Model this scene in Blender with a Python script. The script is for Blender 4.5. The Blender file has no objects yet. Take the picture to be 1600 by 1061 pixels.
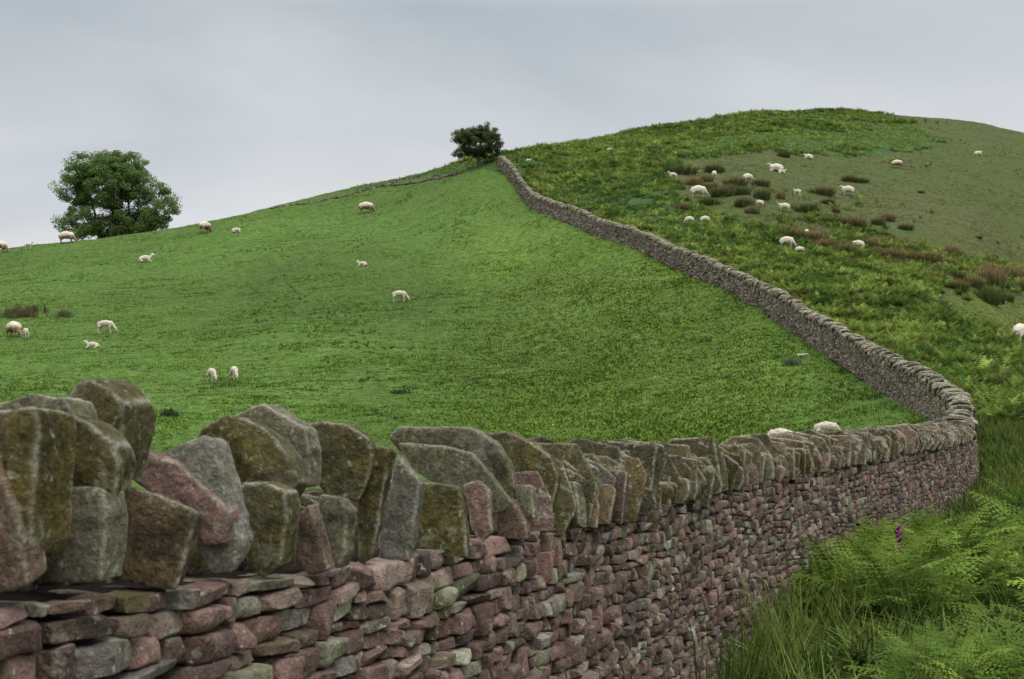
import bpy, bmesh, math, random
import numpy as np
from mathutils import Vector, Matrix

# ------------------------------------------------------------------ camera, sky, sun, exposure
sc = bpy.context.scene
F = 2222.0            # focal length in photo pixels (50 mm on 36 mm, 1600 px wide)
HZ = 640.0            # photo row of the eye level
cam_d = bpy.data.cameras.new("camera")
cam_d.lens = 50.0; cam_d.sensor_width = 36.0
cam_d.shift_y = (HZ - 530.5) / 1600.0
cam_d.clip_start = 0.05; cam_d.clip_end = 5000
cam_d.dof.use_dof = True
cam_d.dof.focus_distance = 20.0
cam_d.dof.aperture_fstop = 13.0
cam = bpy.data.objects.new("camera", cam_d)
cam.location = (0, 0, 0); cam.rotation_euler = (math.radians(90), 0, 0)
sc.collection.objects.link(cam); sc.camera = cam

SUN_EL, SUN_AZ = math.radians(52), math.radians(150)   # azimuth clockwise from +Y
w = bpy.data.worlds.new("World"); sc.world = w; w.use_nodes = True
nt = w.node_tree; nt.nodes.clear()
def N(t, nt=None, **k):
    n = nt.nodes.new(t)
    for a, b in k.items(): setattr(n, a, b)
    return n
out = N('ShaderNodeOutputWorld', nt)
sky = N('ShaderNodeTexSky', nt, sky_type='NISHITA', sun_disc=False, sun_elevation=SUN_EL, sun_rotation=SUN_AZ)
bg1 = N('ShaderNodeBackground', nt); bg1.inputs[1].default_value = 0.05
nt.links.new(sky.outputs[0], bg1.inputs[0])
# overcast deck: grey cloud, brighter overhead, faint bands
tc = N('ShaderNodeTexCoord', nt)
sep = N('ShaderNodeSeparateXYZ', nt); nt.links.new(tc.outputs['Generated'], sep.inputs[0])
mp = N('ShaderNodeMapping', nt); mp.inputs['Scale'].default_value = (1.4, 1.0, 4.5); mp.inputs['Rotation'].default_value = (0, 0.10, 0)
nt.links.new(tc.outputs['Generated'], mp.inputs[0])
nz = N('ShaderNodeTexNoise', nt); nz.inputs['Scale'].default_value = 1.3; nz.inputs['Detail'].default_value = 5; nz.inputs['Roughness'].default_value = .5
nz.inputs['Distortion'].default_value = 0.35
nt.links.new(mp.outputs[0], nz.inputs['Vector'])
cr = N('ShaderNodeValToRGB', nt)
cr.color_ramp.elements[0].position = 0.33; cr.color_ramp.elements[0].color = (0.44, 0.51, 0.565, 1)
cr.color_ramp.elements[1].position = 0.72; cr.color_ramp.elements[1].color = (0.74, 0.77, 0.80, 1)
nt.links.new(nz.outputs['Fac'], cr.inputs[0])
# elevation: pale by the hills, blue-grey above the frame's top, brighter towards the zenith
er = N('ShaderNodeValToRGB', nt)
er.color_ramp.elements[0].position = 0.0; er.color_ramp.elements[0].color = (1.38, 1.26, 1.20, 1)
er.color_ramp.elements[1].position = 1.0; er.color_ramp.elements[1].color = (5.0, 5.0, 4.9, 1)
e = er.color_ramp.elements.new(0.15); e.color = (1.13, 1.09, 1.07, 1)
e = er.color_ramp.elements.new(0.27); e.color = (0.83, 0.85, 0.86, 1)
e = er.color_ramp.elements.new(0.42); e.color = (2.2, 2.2, 2.18, 1)
nt.links.new(sep.outputs[2], er.inputs[0])
mu = N('ShaderNodeMixRGB', nt, blend_type='MULTIPLY'); mu.inputs[0].default_value = 1
nt.links.new(cr.outputs[0], mu.inputs[1]); nt.links.new(er.outputs[0], mu.inputs[2])
bg2 = N('ShaderNodeBackground', nt); bg2.inputs[1].default_value = 1.0
nt.links.new(mu.outputs[0], bg2.inputs[0])
ms = N('ShaderNodeMixShader', nt); ms.inputs[0].default_value = 0.94
nt.links.new(bg1.outputs[0], ms.inputs[1]); nt.links.new(bg2.outputs[0], ms.inputs[2])
nt.links.new(ms.outputs[0], out.inputs[0])

sl = bpy.data.lights.new("sun", 'SUN'); sl.energy = 1.5; sl.angle = math.radians(18); sl.color = (1, 0.96, 0.9)
so = bpy.data.objects.new("sun", sl)
sd = Vector((math.sin(SUN_AZ) * math.cos(SUN_EL), math.cos(SUN_AZ) * math.cos(SUN_EL), math.sin(SUN_EL)))
so.rotation_euler = sd.to_track_quat('Z', 'Y').to_euler(); so.location = sd * 300
sc.collection.objects.link(so)
sc.view_settings.view_transform = 'Standard'; sc.view_settings.look = 'None'
sc.view_settings.exposure = 0.0; sc.view_settings.gamma = 1.0
sc.cycles.max_bounces = 5; sc.cycles.diffuse_bounces = 3; sc.cycles.transmission_bounces = 3
sc.cycles.transparent_max_bounces = 4

# ------------------------------------------------------------------ helpers
rng = np.random.default_rng(7)
col = sc.collection

def _hash(ix, iy, iz, seed):
    h = (ix.astype(np.int64) * 374761393 + iy.astype(np.int64) * 668265263 + iz.astype(np.int64) * 2147483647 + seed * 974634777) & 0xffffffff
    h = ((h ^ (h >> 13)) * 1274126177) & 0xffffffff
    h = ((h ^ (h >> 16)) * 2246822519) & 0xffffffff
    return ((h ^ (h >> 13)) & 0xffffff) / float(0xffffff)

def vnoise(x, y, z=None, seed=0):
    """value noise, -1..1"""
    x = np.asarray(x, float); y = np.asarray(y, float)
    z = np.zeros_like(x) if z is None else np.asarray(z, float)
    ix, iy, iz = np.floor(x), np.floor(y), np.floor(z)
    fx, fy, fz = x - ix, y - iy, z - iz
    fx, fy, fz = [f * f * (3 - 2 * f) for f in (fx, fy, fz)]
    r = 0
    for a in (0, 1):
        for b in (0, 1):
            for c in (0, 1):
                r = r + _hash(ix + a, iy + b, iz + c, seed) * (fx if a else 1 - fx) * (fy if b else 1 - fy) * (fz if c else 1 - fz)
    return r * 2 - 1

def fbm(x, y, z=None, seed=0, oct=3):
    r = 0; a = 1; t = 0
    z = np.zeros_like(np.asarray(x, float)) if z is None else z
    for i in range(oct):
        r = r + a * vnoise(x * 2 ** i, y * 2 ** i, z * 2 ** i, seed + i * 17); t += a; a *= .5
    return r / t

def smooth(a, b, x):
    t = np.clip((x - a) / (b - a), 0, 1); return t * t * (3 - 2 * t)

def pchip(xs, ys, x):
    xs = np.asarray(xs, float); ys = np.asarray(ys, float); x = np.clip(np.asarray(x, float), xs[0], xs[-1])
    h = np.diff(xs); dl = np.diff(ys) / h
    m = np.zeros_like(ys)
    m[0], m[-1] = dl[0], dl[-1]
    for i in range(1, len(xs) - 1):
        if dl[i - 1] * dl[i] > 0:
            w1, w2 = 2 * h[i] + h[i - 1], h[i] + 2 * h[i - 1]
            m[i] = (w1 + w2) / (w1 / dl[i - 1] + w2 / dl[i])
    k = np.clip(np.searchsorted(xs, x) - 1, 0, len(h) - 1)
    t = (x - xs[k]) / h[k]
    return ((1 + 2 * t) * (1 - t) ** 2) * ys[k] + t * (1 - t) ** 2 * h[k] * m[k] + t * t * (3 - 2 * t) * ys[k + 1] + t * t * (t - 1) * h[k] * m[k + 1]

def make_mesh(name, V, faces, mat, attrs=None, smooth_=True, parent=None, link=True, sharp=0):
    """V (n,3); faces (m,k) array of one size, or a list of such arrays"""
    if not isinstance(faces, list): faces = [faces]
    faces = [np.asarray(f) for f in faces if len(f)]
    me = bpy.data.meshes.new(name)
    V = np.asarray(V, np.float32)
    me.vertices.add(len(V)); me.vertices.foreach_set("co", V.ravel())
    nl = sum(f.size for f in faces); nf = sum(len(f) for f in faces)
    me.loops.add(nl); me.polygons.add(nf)
    me.loops.foreach_set("vertex_index", np.concatenate([f.ravel() for f in faces]).astype(np.int32))
    tot = np.concatenate([np.full(len(f), f.shape[1]) for f in faces])
    st = np.concatenate([[0], np.cumsum(tot)[:-1]])
    me.polygons.foreach_set("loop_start", st.astype(np.int32))
    me.update(calc_edges=True); me.validate()
    if smooth_: me.polygons.foreach_set("use_smooth", np.ones(len(me.polygons), bool))
    for k, a in (attrs or {}).items():
        a = np.asarray(a, np.float32)
        if a.ndim == 1:
            at = me.attributes.new(k, 'FLOAT', 'POINT'); at.data.foreach_set("value", a)
        else:
            if a.shape[1] == 3: a = np.concatenate([a, np.ones((len(a), 1), np.float32)], 1)
            at = me.attributes.new(k, 'FLOAT_COLOR', 'POINT'); at.data.foreach_set("color", a.ravel())
    if sharp: me.set_sharp_from_angle(angle=math.radians(sharp))
    me.materials.append(mat)
    if not link: return me
    o = bpy.data.objects.new(name, me); col.objects.link(o)
    if parent: o.parent = parent
    return o

def tag(o, label=None, cat=None, group=None, kind=None):
    if label: o['label'] = label
    if cat: o['category'] = cat
    if group: o['group'] = group
    if kind: o['kind'] = kind
    return o

def empty(name, loc=(0, 0, 0), rz=0):
    o = bpy.data.objects.new(name, None); o.location = loc; o.rotation_euler = (0, 0, rz); o.empty_display_size = .2
    col.objects.link(o); return o

class Mat:
    def __init__(s, name, rough=.9, spec=.2):
        s.m = bpy.data.materials.new(name); s.m.use_nodes = True
        s.nt = s.m.node_tree; s.nt.nodes.clear()
        s.out = s.n('ShaderNodeOutputMaterial'); s.b = s.n('ShaderNodeBsdfPrincipled')
        s.b.inputs['Roughness'].default_value = rough; s.b.inputs['Specular IOR Level'].default_value = spec
        s.l(s.b.outputs[0], s.out.inputs[0])
    def n(s, t, **k):
        n = s.nt.nodes.new(t)
        for a, b in k.items(): setattr(n, a, b)
        return n
    def l(s, a, b): s.nt.links.new(a, b)
    def attr(s, name, fac=False):
        n = s.n('ShaderNodeAttribute', attribute_name=name); return n.outputs['Fac' if fac else 'Color']
    def noise(s, scale, detail=4, rough=.55, vec=None, dist=0):
        n = s.n('ShaderNodeTexNoise'); n.inputs['Scale'].default_value = scale; n.inputs['Detail'].default_value = detail
        n.inputs['Roughness'].default_value = rough; n.inputs['Distortion'].default_value = dist
        if vec is None: vec = s.n('ShaderNodeTexCoord').outputs['Object']
        s.l(vec, n.inputs['Vector']); return n.outputs['Fac']
    def ramp(s, fac, pts):
        r = s.n('ShaderNodeValToRGB'); s.l(fac, r.inputs[0]); el = r.color_ramp.elements
        while len(el) < len(pts): el.new(.5)
        for q, (p, c) in zip(el, pts):
            q.position = p; q.color = (c, c, c, 1) if np.isscalar(c) else (*c, 1)
        return r.outputs[0]
    def mix(s, fac, a, b, mode='MIX'):
        m = s.n('ShaderNodeMixRGB', blend_type=mode)
        for i, v in ((0, fac), (1, a), (2, b)):
            if hasattr(v, 'is_linked'): s.l(v, m.inputs[i])
            else: m.inputs[i].default_value = v if i == 0 else (*v, 1)
        return m.outputs[0]
    def math(s, op, a, b=0.0):
        m = s.n('ShaderNodeMath', operation=op)
        for i, v in ((0, a), (1, b)):
            if hasattr(v, 'is_linked'): s.l(v, m.inputs[i])
            else: m.inputs[i].default_value = v
        return m.outputs[0]
    def color(s, c): s.l(c, s.b.inputs['Base Color'])
    def bump(s, h, strength=.5, dist=.02):
        b = s.n('ShaderNodeBump'); b.inputs['Strength'].default_value = strength; b.inputs['Distance'].default_value = dist
        s.l(h, b.inputs['Height']); s.l(b.outputs[0], s.b.inputs['Normal'])
    def translucent(s, c, f=.3):
        t = s.n('ShaderNodeBsdfTranslucent'); s.l(c, t.inputs[0])
        m = s.n('ShaderNodeMixShader'); m.inputs[0].default_value = f
        s.l(s.b.outputs[0], m.inputs[1]); s.l(t.outputs[0], m.inputs[2]); s.l(m.outputs[0], s.out.inputs[0])

# ------------------------------------------------------------------ terrain heights (eye level = 0)
SKY_U = [-756, -400, -150, 0, 60, 120, 200, 300, 400, 500, 560, 640, 700, 745, 785, 830, 900, 1000, 1100, 1200, 1300, 1350, 1400, 1450, 1500, 1560, 1600, 1800, 2356]
SKY_Y = [500, 440, 408, 391, 384, 378, 366, 350, 328, 306, 294, 278, 262, 250, 243, 235, 223, 204, 189, 176, 172, 175, 181, 184, 188, 198, 207, 255, 330]
DC_U = [-756, -400, 0, 320, 600, 785, 900, 1000, 1100, 1200, 1300, 1400, 1500, 1600, 1800, 2356]
DC_D = [120, 125, 128, 130, 146, 138, 160, 180, 195, 208, 218, 222, 222, 222, 215, 190]
COLS = {
 -756: [(40, -1.4), (60, .2), (85, 3.2)],
 -400: [(30, -1.6), (45, -.9), (60, .8), (85, 4.0)],
 0: [(38, -1.5), (60, 1.2), (78, 4.0), (100, 8.5), (115, 11.7)],
 320: [(38, -1.5), (60, 1.3), (78, 4.4), (100, 9.4), (115, 13.2)],
 600: [(38, -1.5), (60, 1.4), (84, 6.5), (110, 12.8), (133, 19.3)],
 785: [(38, -1.45), (60, 1.4), (84, 6.8), (110, 14.9), (126, 21.4)],
 900: [(38, -1.4), (60, 1.8), (80, 6.9), (100, 13.2), (130, 22.2)],
 1000: [(38, -1.3), (60, 2.4), (84, 9.3), (110, 16.9), (140, 25.6)],
 1100: [(38, -1.1), (55, 1.8), (74, 6.9), (90, 11.3), (115, 17.9), (150, 27.4)],
 1200: [(35, -1.1), (48, 1.0), (62, 4.3), (80, 9.0), (115, 17.9), (150, 27.2)],
 1300: [(30, -1.3), (40, -.3), (52, 2.04), (70, 6.3), (100, 13.2), (125, 19.2), (155, 27.9)],
 1400: [(25, -1.4), (33, -.75), (43, .54), (60, 4.0), (90, 10.3), (120, 17.6), (150, 26.0)],
 1500: [(20, -1.45), (28, -.95), (40, .3), (60, 3.5), (85, 8.3), (120, 17), (160, 28)],
 1600: [(16, -1.55), (25, -1.1), (40, .2), (60, 2.7), (70, 3.9), (100, 9.6), (130, 17.4), (165, 27.6)],
 1800: [(16, -1.55), (25, -1.2), (40, 0), (70, 3.3), (100, 8.7), (150, 22.)],
 2356: [(16, -1.55), (25, -1.3), (40, -.2), (70, 2.6), (100, 7.5), (150, 18.)],
}
TU = np.arange(-756, 2357, 4.0); TT = np.linspace(0.0, 1.0, 401)
_cu = sorted(COLS); _tab = []
for u in _cu:
    D = float(pchip(DC_U, DC_D, u)); E1 = (HZ - float(pchip(SKY_U, SKY_Y, u))) / F
    pts = [(0, -1.6), (6, -1.6), (12, -1.6)] + COLS[u] + [(D, E1 * D)]
    ds = [p[0] / D for p in pts]; zs = [p[1] for p in pts]
    _tab.append(pchip(ds, zs, TT))
_tab = np.array(_tab)                                     # columns x t
TZ = np.array([pchip(_cu, _tab[:, j], TU) for j in range(len(TT))]).T
_DC = pchip(DC_U, DC_D, TU); _ES = (HZ - pchip(SKY_U, SKY_Y, TU)) / F
# smooth a bit across u, keep skyline exact
k = np.exp(-np.linspace(-2, 2, 21) ** 2); k /= k.sum()
def _sm(a): return np.convolve(np.pad(a, 10, 'edge'), k, 'valid')
_ESs = _sm(_ES); _DC = _sm(_DC)
TZ = np.array([_sm(TZ[:, j]) for j in range(len(TT))]).T
corr = (_ESs * _DC - TZ[:, -1])[:, None] * TT[None, :] ** 3
TZ = TZ + corr

def H0(x, y):
    x = np.asarray(x, float); y = np.asarray(y, float)
    ph = np.arctan2(x, y); lim = math.radians(34.5)
    pc = np.clip(ph, -lim, lim); r = np.hypot(x, y)
    u = 800 + F * np.tan(pc); d = r * np.cos(pc)
    fu = np.clip((u - TU[0]) / 4.0, 0, len(TU) - 1.001); iu = fu.astype(int); fu = fu - iu
    D = _DC[iu] * (1 - fu) + _DC[iu + 1] * fu
    E = _ESs[iu] * (1 - fu) + _ESs[iu + 1] * fu
    t = d / D
    ft = np.clip(t, 0, 1) * 400; it = np.clip(ft.astype(int), 0, 399); ft = ft - it
    z = (TZ[iu, it] * (1 - fu) + TZ[iu + 1, it] * fu) * (1 - ft) + (TZ[iu, it + 1] * (1 - fu) + TZ[iu + 1, it + 1] * fu) * ft
    over = np.maximum(d - D, 0)
    zc = z + E * over - 0.0042 * over ** 2
    zfar = np.maximum(zc, -12 + 0 * zc)
    z = np.where(t > 1, np.where(over > 300, -12, zfar), z)
    back = smooth(math.radians(60), math.radians(120), np.abs(ph))
    return z * (1 - back) + (-1.6) * back

def relief(x, y):
    r = np.hypot(x, y)
    a = smooth(14, 60, r)
    n = 0.10 * fbm(x * .35, y * .35, seed=3) + .05 * vnoise(x * .9, y * 1.6, seed=5) + .22 * vnoise(x * .07, y * .12, seed=8) + .07 * vnoise(x * .25, y * .9, seed=12)
    n2 = .03 * vnoise(x * 2.2, y * 3.4, seed=9)
    return a * n + n2 * smooth(5, 20, r)

def H(x, y): return H0(x, y) + relief(x, y)

def proj(x, y, z): return 800 + F * x / y, HZ - F * z / y

def hit(u, Y, dmin=6.0):
    """the first point of the ground on the ray through a photo pixel"""
    tx, tz = (u - 800) / F, (HZ - Y) / F
    d = np.concatenate([np.arange(dmin, 60, .05), np.arange(60, 300, .1)])
    g = H(tx * d, d) - tz * d
    i = np.argmax(g > 0)
    if g[i] <= 0:
        i = np.argmax(g)
    return float(tx * d[i]), float(d[i]), float(H(tx * d[i], d[i]))

def inpoly(px, py, poly):
    px = np.asarray(px); r = np.zeros(px.shape, bool); n = len(poly)
    for i in range(n):
        x1, y1 = poly[i]; x2, y2 = poly[(i + 1) % n]
        c = ((y1 > py) != (y2 > py)) & (px < (x2 - x1) * (py - y1) / (y2 - y1 + 1e-9) + x1)
        r ^= c
    return r

# ------------------------------------------------------------------ the wall's line in plan
WP = np.array([(-2.36, -1.6), (-1.98, -.4), (-1.52, 1.0), (-1.02, 2.55), (-.70, 3.60), (-.18, 5.25), (.42, 7.05), (1.10, 9.1), (1.86, 11.05), (2.78, 13.25), (3.90, 15.75),
               (5.20, 18.5), (6.38, 21.0), (7.4, 23.5), (8.35, 26.5), (9.3, 29.5), (10.7, 35.5), (11.5, 42), (11.85, 50), (11.4, 60), (10.25, 72), (7.95, 84.5), (4.8, 98), (2.3, 110), (-1.0, 127)])
_ch = np.concatenate([[0], np.cumsum(np.hypot(*np.diff(WP, axis=0).T))])
def _catmull(P, n=40):
    Q = np.vstack([2 * P[0] - P[1], P, 2 * P[-1] - P[-2]]); o = []
    for i in range(1, len(Q) - 2):
        t = np.linspace(0, 1, n, endpoint=False)[:, None]
        o.append(.5 * ((2 * Q[i]) + (-Q[i - 1] + Q[i + 1]) * t + (2 * Q[i - 1] - 5 * Q[i] + 4 * Q[i + 1] - Q[i + 2]) * t ** 2 + (-Q[i - 1] + 3 * Q[i] - 3 * Q[i + 1] + Q[i + 2]) * t ** 3))
    return np.vstack(o + [P[-1:]])
WC = _catmull(WP); WS = np.concatenate([[0], np.cumsum(np.hypot(*np.diff(WC, axis=0).T))]); WLEN = WS[-1]
_wt = np.gradient(WC, WS, axis=0); _wt /= np.linalg.norm(_wt, axis=1)[:, None]
def wall_at(s):
    x = np.interp(s, WS, WC[:, 0]); y = np.interp(s, WS, WC[:, 1])
    tx = np.interp(s, WS, _wt[:, 0]); ty = np.interp(s, WS, _wt[:, 1]); q = np.hypot(tx, ty)
    return x, y, tx / q, ty / q
def s_of_y(y): return float(np.interp(y, WC[:, 1], WS))
_sg = np.linspace(0, WLEN, 700); _gx, _gy, _, _ = wall_at(_sg)
_gz = H0(_gx, _gy)
_bt = np.where(_gy < 24, np.interp(_gy, [-2, 2.6, 3.6, 5.2, 7, 14, 19, 24], [-.32, -.34, -.41, -.455, -.50, -.535, -.50, -.41]), 0)
_bf = _gz + 0.80 + .05 * vnoise(_sg * .9, _sg * 0, seed=6) + .05 * vnoise(_sg * .25, _sg * 0, seed=4)
_m = smooth(19, 27, _gy); _bt = _bt * (1 - _m) + _bf * _m
def wall_base(s): return np.interp(s, _sg, _gz) - .12
def wall_top(s): return np.interp(s, _sg, _bt)      # top of the coursed body = underside of the cope
HW_T, HW_B = .22, .33     # half widths at top and bottom of the body

# ------------------------------------------------------------------ what grows where
TURF = [(1035, 262), (1060, 246), (1120, 243), (1200, 234), (1330, 242), (1440, 236), (1490, 222), (1462, 206), (1400, 190), (1370, 176), (1400, 150), (2600, 150), (2600, 560),
        (1600, 548), (1560, 530), (1520, 505), (1450, 492), (1440, 470), (1470, 448), (1440, 425), (1340, 412), (1300, 402), (1262, 390), (1225, 376), (1215, 362), (1165, 348), (1120, 345), (1095, 322), (1068, 315), (1058, 295)]
LOBE = [(1440, 462), (1500, 455), (1600, 470), (2400, 500), (2400, 560), (1600, 535), (1545, 533), (1500, 505), (1455, 490)]
MIXED = [(1165, 348), (1215, 340), (1300, 345), (1400, 365), (1500, 400), (1600, 420), (1600, 455), (1500, 470), (1440, 445), (1400, 425), (1300, 405), (1215, 368)]
PALE = [(1040, 238), (1100, 214), (1250, 205), (1400, 198), (1480, 205), (1440, 232), (1330, 236), (1200, 228), (1100, 236)]
def side_right(x, y):
    wx = np.interp(y, WC[:, 1], WC[:, 0])
    wx = np.where(y > 127, -1 + (y - 127) * -.3, wx)
    return x > wx
def zone_of(x, y):
    """0 field, 1 hill turf, 2 bracken"""
    z = H0(x, y); yy = np.maximum(y, .5)
    u, Y = proj(x, yy, z)
    u = u + 34 * fbm(x * .22, y * .22, seed=21, oct=4); Y = Y + 13 * fbm(x * .22, y * .22, seed=22, oct=4) * np.clip(y / 60, 0, 1)
    r = side_right(x, y)
    over = y > pchip(DC_U, DC_D, np.clip(u, -756, 2356)) * .995
    turf = inpoly(u, Y, TURF) | (over & (u > 1380))
    zn = np.where(r, np.where(turf, 1, 2), 0)
    rough = (~r) & inpoly(u, Y, [(540, 200), (830, 200), (790, 262), (735, 262), (650, 281), (590, 290), (540, 300)]) & (y > 100)
    zn = np.where(rough, 2, zn)
    zn = np.where((y < 12) & r, 1, zn)
    return zn, u, Y

# ------------------------------------------------------------------ ground sheet
ang_in = np.arctan((np.arange(-300, 1901, 4.5) - 800) / F)
ang_out = np.linspace(ang_in[-1], ang_in[0] + 2 * math.pi, 90)[1:-1]
ang = np.concatenate([ang_in, ang_out])
dr = [2.0]
while dr[-1] < 250: dr.append(dr[-1] + max(.22, min(.42, dr[-1] * .012)))
dr += list(np.linspace(252, 330, 24)) + [350, 390, 450, 550, 700, 900]
dr = np.array(dr)
A_, R_ = np.meshgrid(ang, dr, indexing='ij')
sec = np.where(np.abs(np.where(A_ > math.pi, A_ - 2 * math.pi, A_)) < .6, 1 / np.cos(np.clip(A_, -.6, .6)), 1 / math.cos(.6))
X_ = R_ * sec * np.sin(A_); Y_ = R_ * sec * np.cos(A_)
Z_ = H(X_, Y_)
na, nr = A_.shape
TV = np.stack([X_.ravel(), Y_.ravel(), Z_.ravel()], 1)
ii, jj = np.meshgrid(np.arange(na), np.arange(nr - 1), indexing='ij')
i2 = (ii + 1) % na
TF = np.stack([(ii * nr + jj).ravel(), (i2 * nr + jj).ravel(), (i2 * nr + jj + 1).ravel(), (ii * nr + jj + 1).ravel()], 1)[:, ::-1]
TV = np.vstack([TV, [[0, 0, -1.6]]]); ctr = len(TV) - 1
a0 = np.arange(na) * nr; a1 = (np.arange(na) + 1) % na * nr
tri = np.stack([np.full(na, ctr), a1, a0], 1)
zn, zu, zY = zone_of(TV[:, 0], TV[:, 1])
cF = np.array([.056, .096, .015]); cT = np.array([.048, .061, .013]); cB = np.array([.032, .060, .014])
tcol = np.where((zn == 0)[:, None], cF, np.where((zn == 1)[:, None], cT, cB))
x_, y_ = TV[:, 0], TV[:, 1]
yl = np.clip(.5 + .9 * fbm(x_ * .09, y_ * .06, seed=31), 0, 1)[:, None]
ye = (smooth(650, 850, zu) * smooth(1350, 1150, zu) * smooth(300, 430, zY))[:, None]
tcol = np.where((zn == 0)[:, None], tcol * (1 + .45 * (yl - .5)) * (1 + np.array([.32, .20, .1]) * ye * (.4 + .6 * yl)), tcol)
br = np.clip(.5 + 1.1 * fbm(x_ * .12, y_ * .07, seed=33), 0, 1)[:, None]
low = inpoly(zu, zY, LOBE)[:, None]
tcol = np.where((zn == 1)[:, None], tcol * (1 - .45 * br) + br * .45 * np.array([.075, .060, .026]), tcol)
tcol = np.where(low & (zn == 1)[:, None], np.array([.062, .078, .014]) * (.85 + .3 * br), tcol)
pale = inpoly(zu, zY, PALE)[:, None] & (zn == 2)[:, None]
M = Mat("grass_ground", .95, .1)
c = M.attr('tint')
n1 = M.noise(2.2, 5, .65); n2 = M.noise(11, 4, .7); n3 = M.noise(.5, 3, .6)
c = M.mix(1, c, M.ramp(n1, [(.3, .55), (.7, 1.4)]), 'MULTIPLY')
c = M.mix(1, c, M.ramp(n2, [(.3, .62), (.7, 1.4)]), 'MULTIPLY')
c = M.mix(M.ramp(n3, [(.45, 0), (.75, .35)]), c, (.06, .085, .013))
M.color(c); M.bump(M.math('ADD', n1, M.math('MULTIPLY', n2, .5)), .55, .08)
ground = make_mesh('ground', TV, [TF, tri], M.m, {'tint': tcol})
tag(ground, 'grassy ground of the pasture and the hill', kind='structure')

# ------------------------------------------------------------------ stone helpers
def cube_template(n):
    """surface grid of a cube [-1,1]^3 with n cells per edge: verts, quads"""
    idx = {}; V = []; Fc = []
    def vid(p):
        if p not in idx: idx[p] = len(V); V.append([2 * q / n - 1 for q in p])
        return idx[p]
    for ax in range(3):
        for sgn in (0, n):
            for i in range(n):
                for j in range(n):
                    q = []
                    for a, b in ((0, 0), (1, 0), (1, 1), (0, 1)):
                        p = [0, 0, 0]; p[ax] = sgn; p[(ax + 1) % 3] = i + a; p[(ax + 2) % 3] = j + b; q.append(vid(tuple(p)))
                    Fc.append(q if sgn else q[::-1])
    return np.array(V, float), np.array(Fc)

def bake_stones(cen, T, S, half, n, cols, seed, rough=.012, blk=.42, proud=None):
    """cen (N,3), T axis along the wall, S outward axis (both N,3); half (N,3) along, out, up"""
    r = np.random.default_rng(seed)
    B, Q = cube_template(n); Ns = len(cen); nv = len(B)
    ex = 13.0
    p = np.abs(B) ** ex; nrm = p.sum(1) ** (1 / ex)
    Br = B / nrm[:, None] * 1.0
    P = np.repeat(Br[None], Ns, 0)
    # corner jitter (trilinear)
    cj = r.uniform(-1, 1, (Ns, 2, 2, 2, 3)) * np.array([.14, .22, .20])
    wx = (P[..., 0:1] + 1) / 2; wy = (P[..., 1:2] + 1) / 2; wz = (P[..., 2:3] + 1) / 2
    off = 0
    for a in (0, 1):
        for b in (0, 1):
            for c_ in (0, 1):
                off = off + cj[:, None, a, b, c_] * (wx if a else 1 - wx) * (wy if b else 1 - wy) * (wz if c_ else 1 - wz)
    P = P + off
    P = P * half[:, None, :]
    # chop corners with random planes
    for q in range(4):
        d = r.normal(size=(Ns, 3)) * np.array([1, .8, 1]); d[:, 1] = np.abs(d[:, 1]) + .5; d /= np.linalg.norm(d, axis=1)[:, None]
        sup = np.abs(d * half).sum(1) * r.uniform(.72, 1.0, Ns)
        e = np.maximum(np.einsum('nvk,nk->nv', P, d) - sup[:, None], 0)
        P = P - e[..., None] * d[:, None, :]
    up = np.array([0, 0, 1.0])
    tilt = r.normal(0, .045, Ns); yaw = r.normal(0, .12, Ns)
    x, y, z = P[..., 0], P[..., 1], P[..., 2]
    ct, st_ = np.cos(tilt)[:, None], np.sin(tilt)[:, None]; x, z = x * ct - z * st_, x * st_ + z * ct
    cy, sy = np.cos(yaw)[:, None], np.sin(yaw)[:, None]; x, y = x * cy - y * sy, x * sy + y * cy
    W = cen[:, None] + x[..., None] * T[:, None] + y[..., None] * S[:, None] + z[..., None] * up
    if rough > 0:
        fx, fy, fz = W[..., 0] * 14, W[..., 1] * 14, W[..., 2] * 14
        for k_, ax in enumerate((0, 1, 2)):
            W[..., ax] += rough * fbm(fx, fy, fz, seed=seed + 11 * k_, oct=3)
    W = W.reshape(-1, 3)
    Fq = (Q[None] + (np.arange(Ns) * nv)[:, None, None]).reshape(-1, 4)
    # handedness: (T, S, up)
    if np.dot(np.cross(T[0], S[0]), up) < 0: Fq = Fq[:, ::-1]
    C = np.repeat(cols, nv, 0)
    return W, Fq, C

RED = .92 * np.array([[.200, .120, .098], [.230, .142, .118], [.150, .094, .078], [.250, .172, .142], [.195, .138, .108], [.130, .094, .076]])
GRN = np.array([[.250, .235, .160], [.290, .275, .195], [.190, .175, .115]])
GRY = np.array([[.180, .155, .130], [.140, .118, .100], [.220, .198, .165]])
def stone_cols(r, n, pg=.16, pk=.14):
    q = r.uniform(0, 1, n); c_ = RED[r.integers(0, len(RED), n)]
    c_ = np.where((q < pg)[:, None], GRN[r.integers(0, len(GRN), n)], c_)
    c_ = np.where((q > 1 - pk)[:, None], GRY[r.integers(0, len(GRY), n)], c_)
    return c_ * r.uniform(.52, 1.24, n)[:, None]

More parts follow.
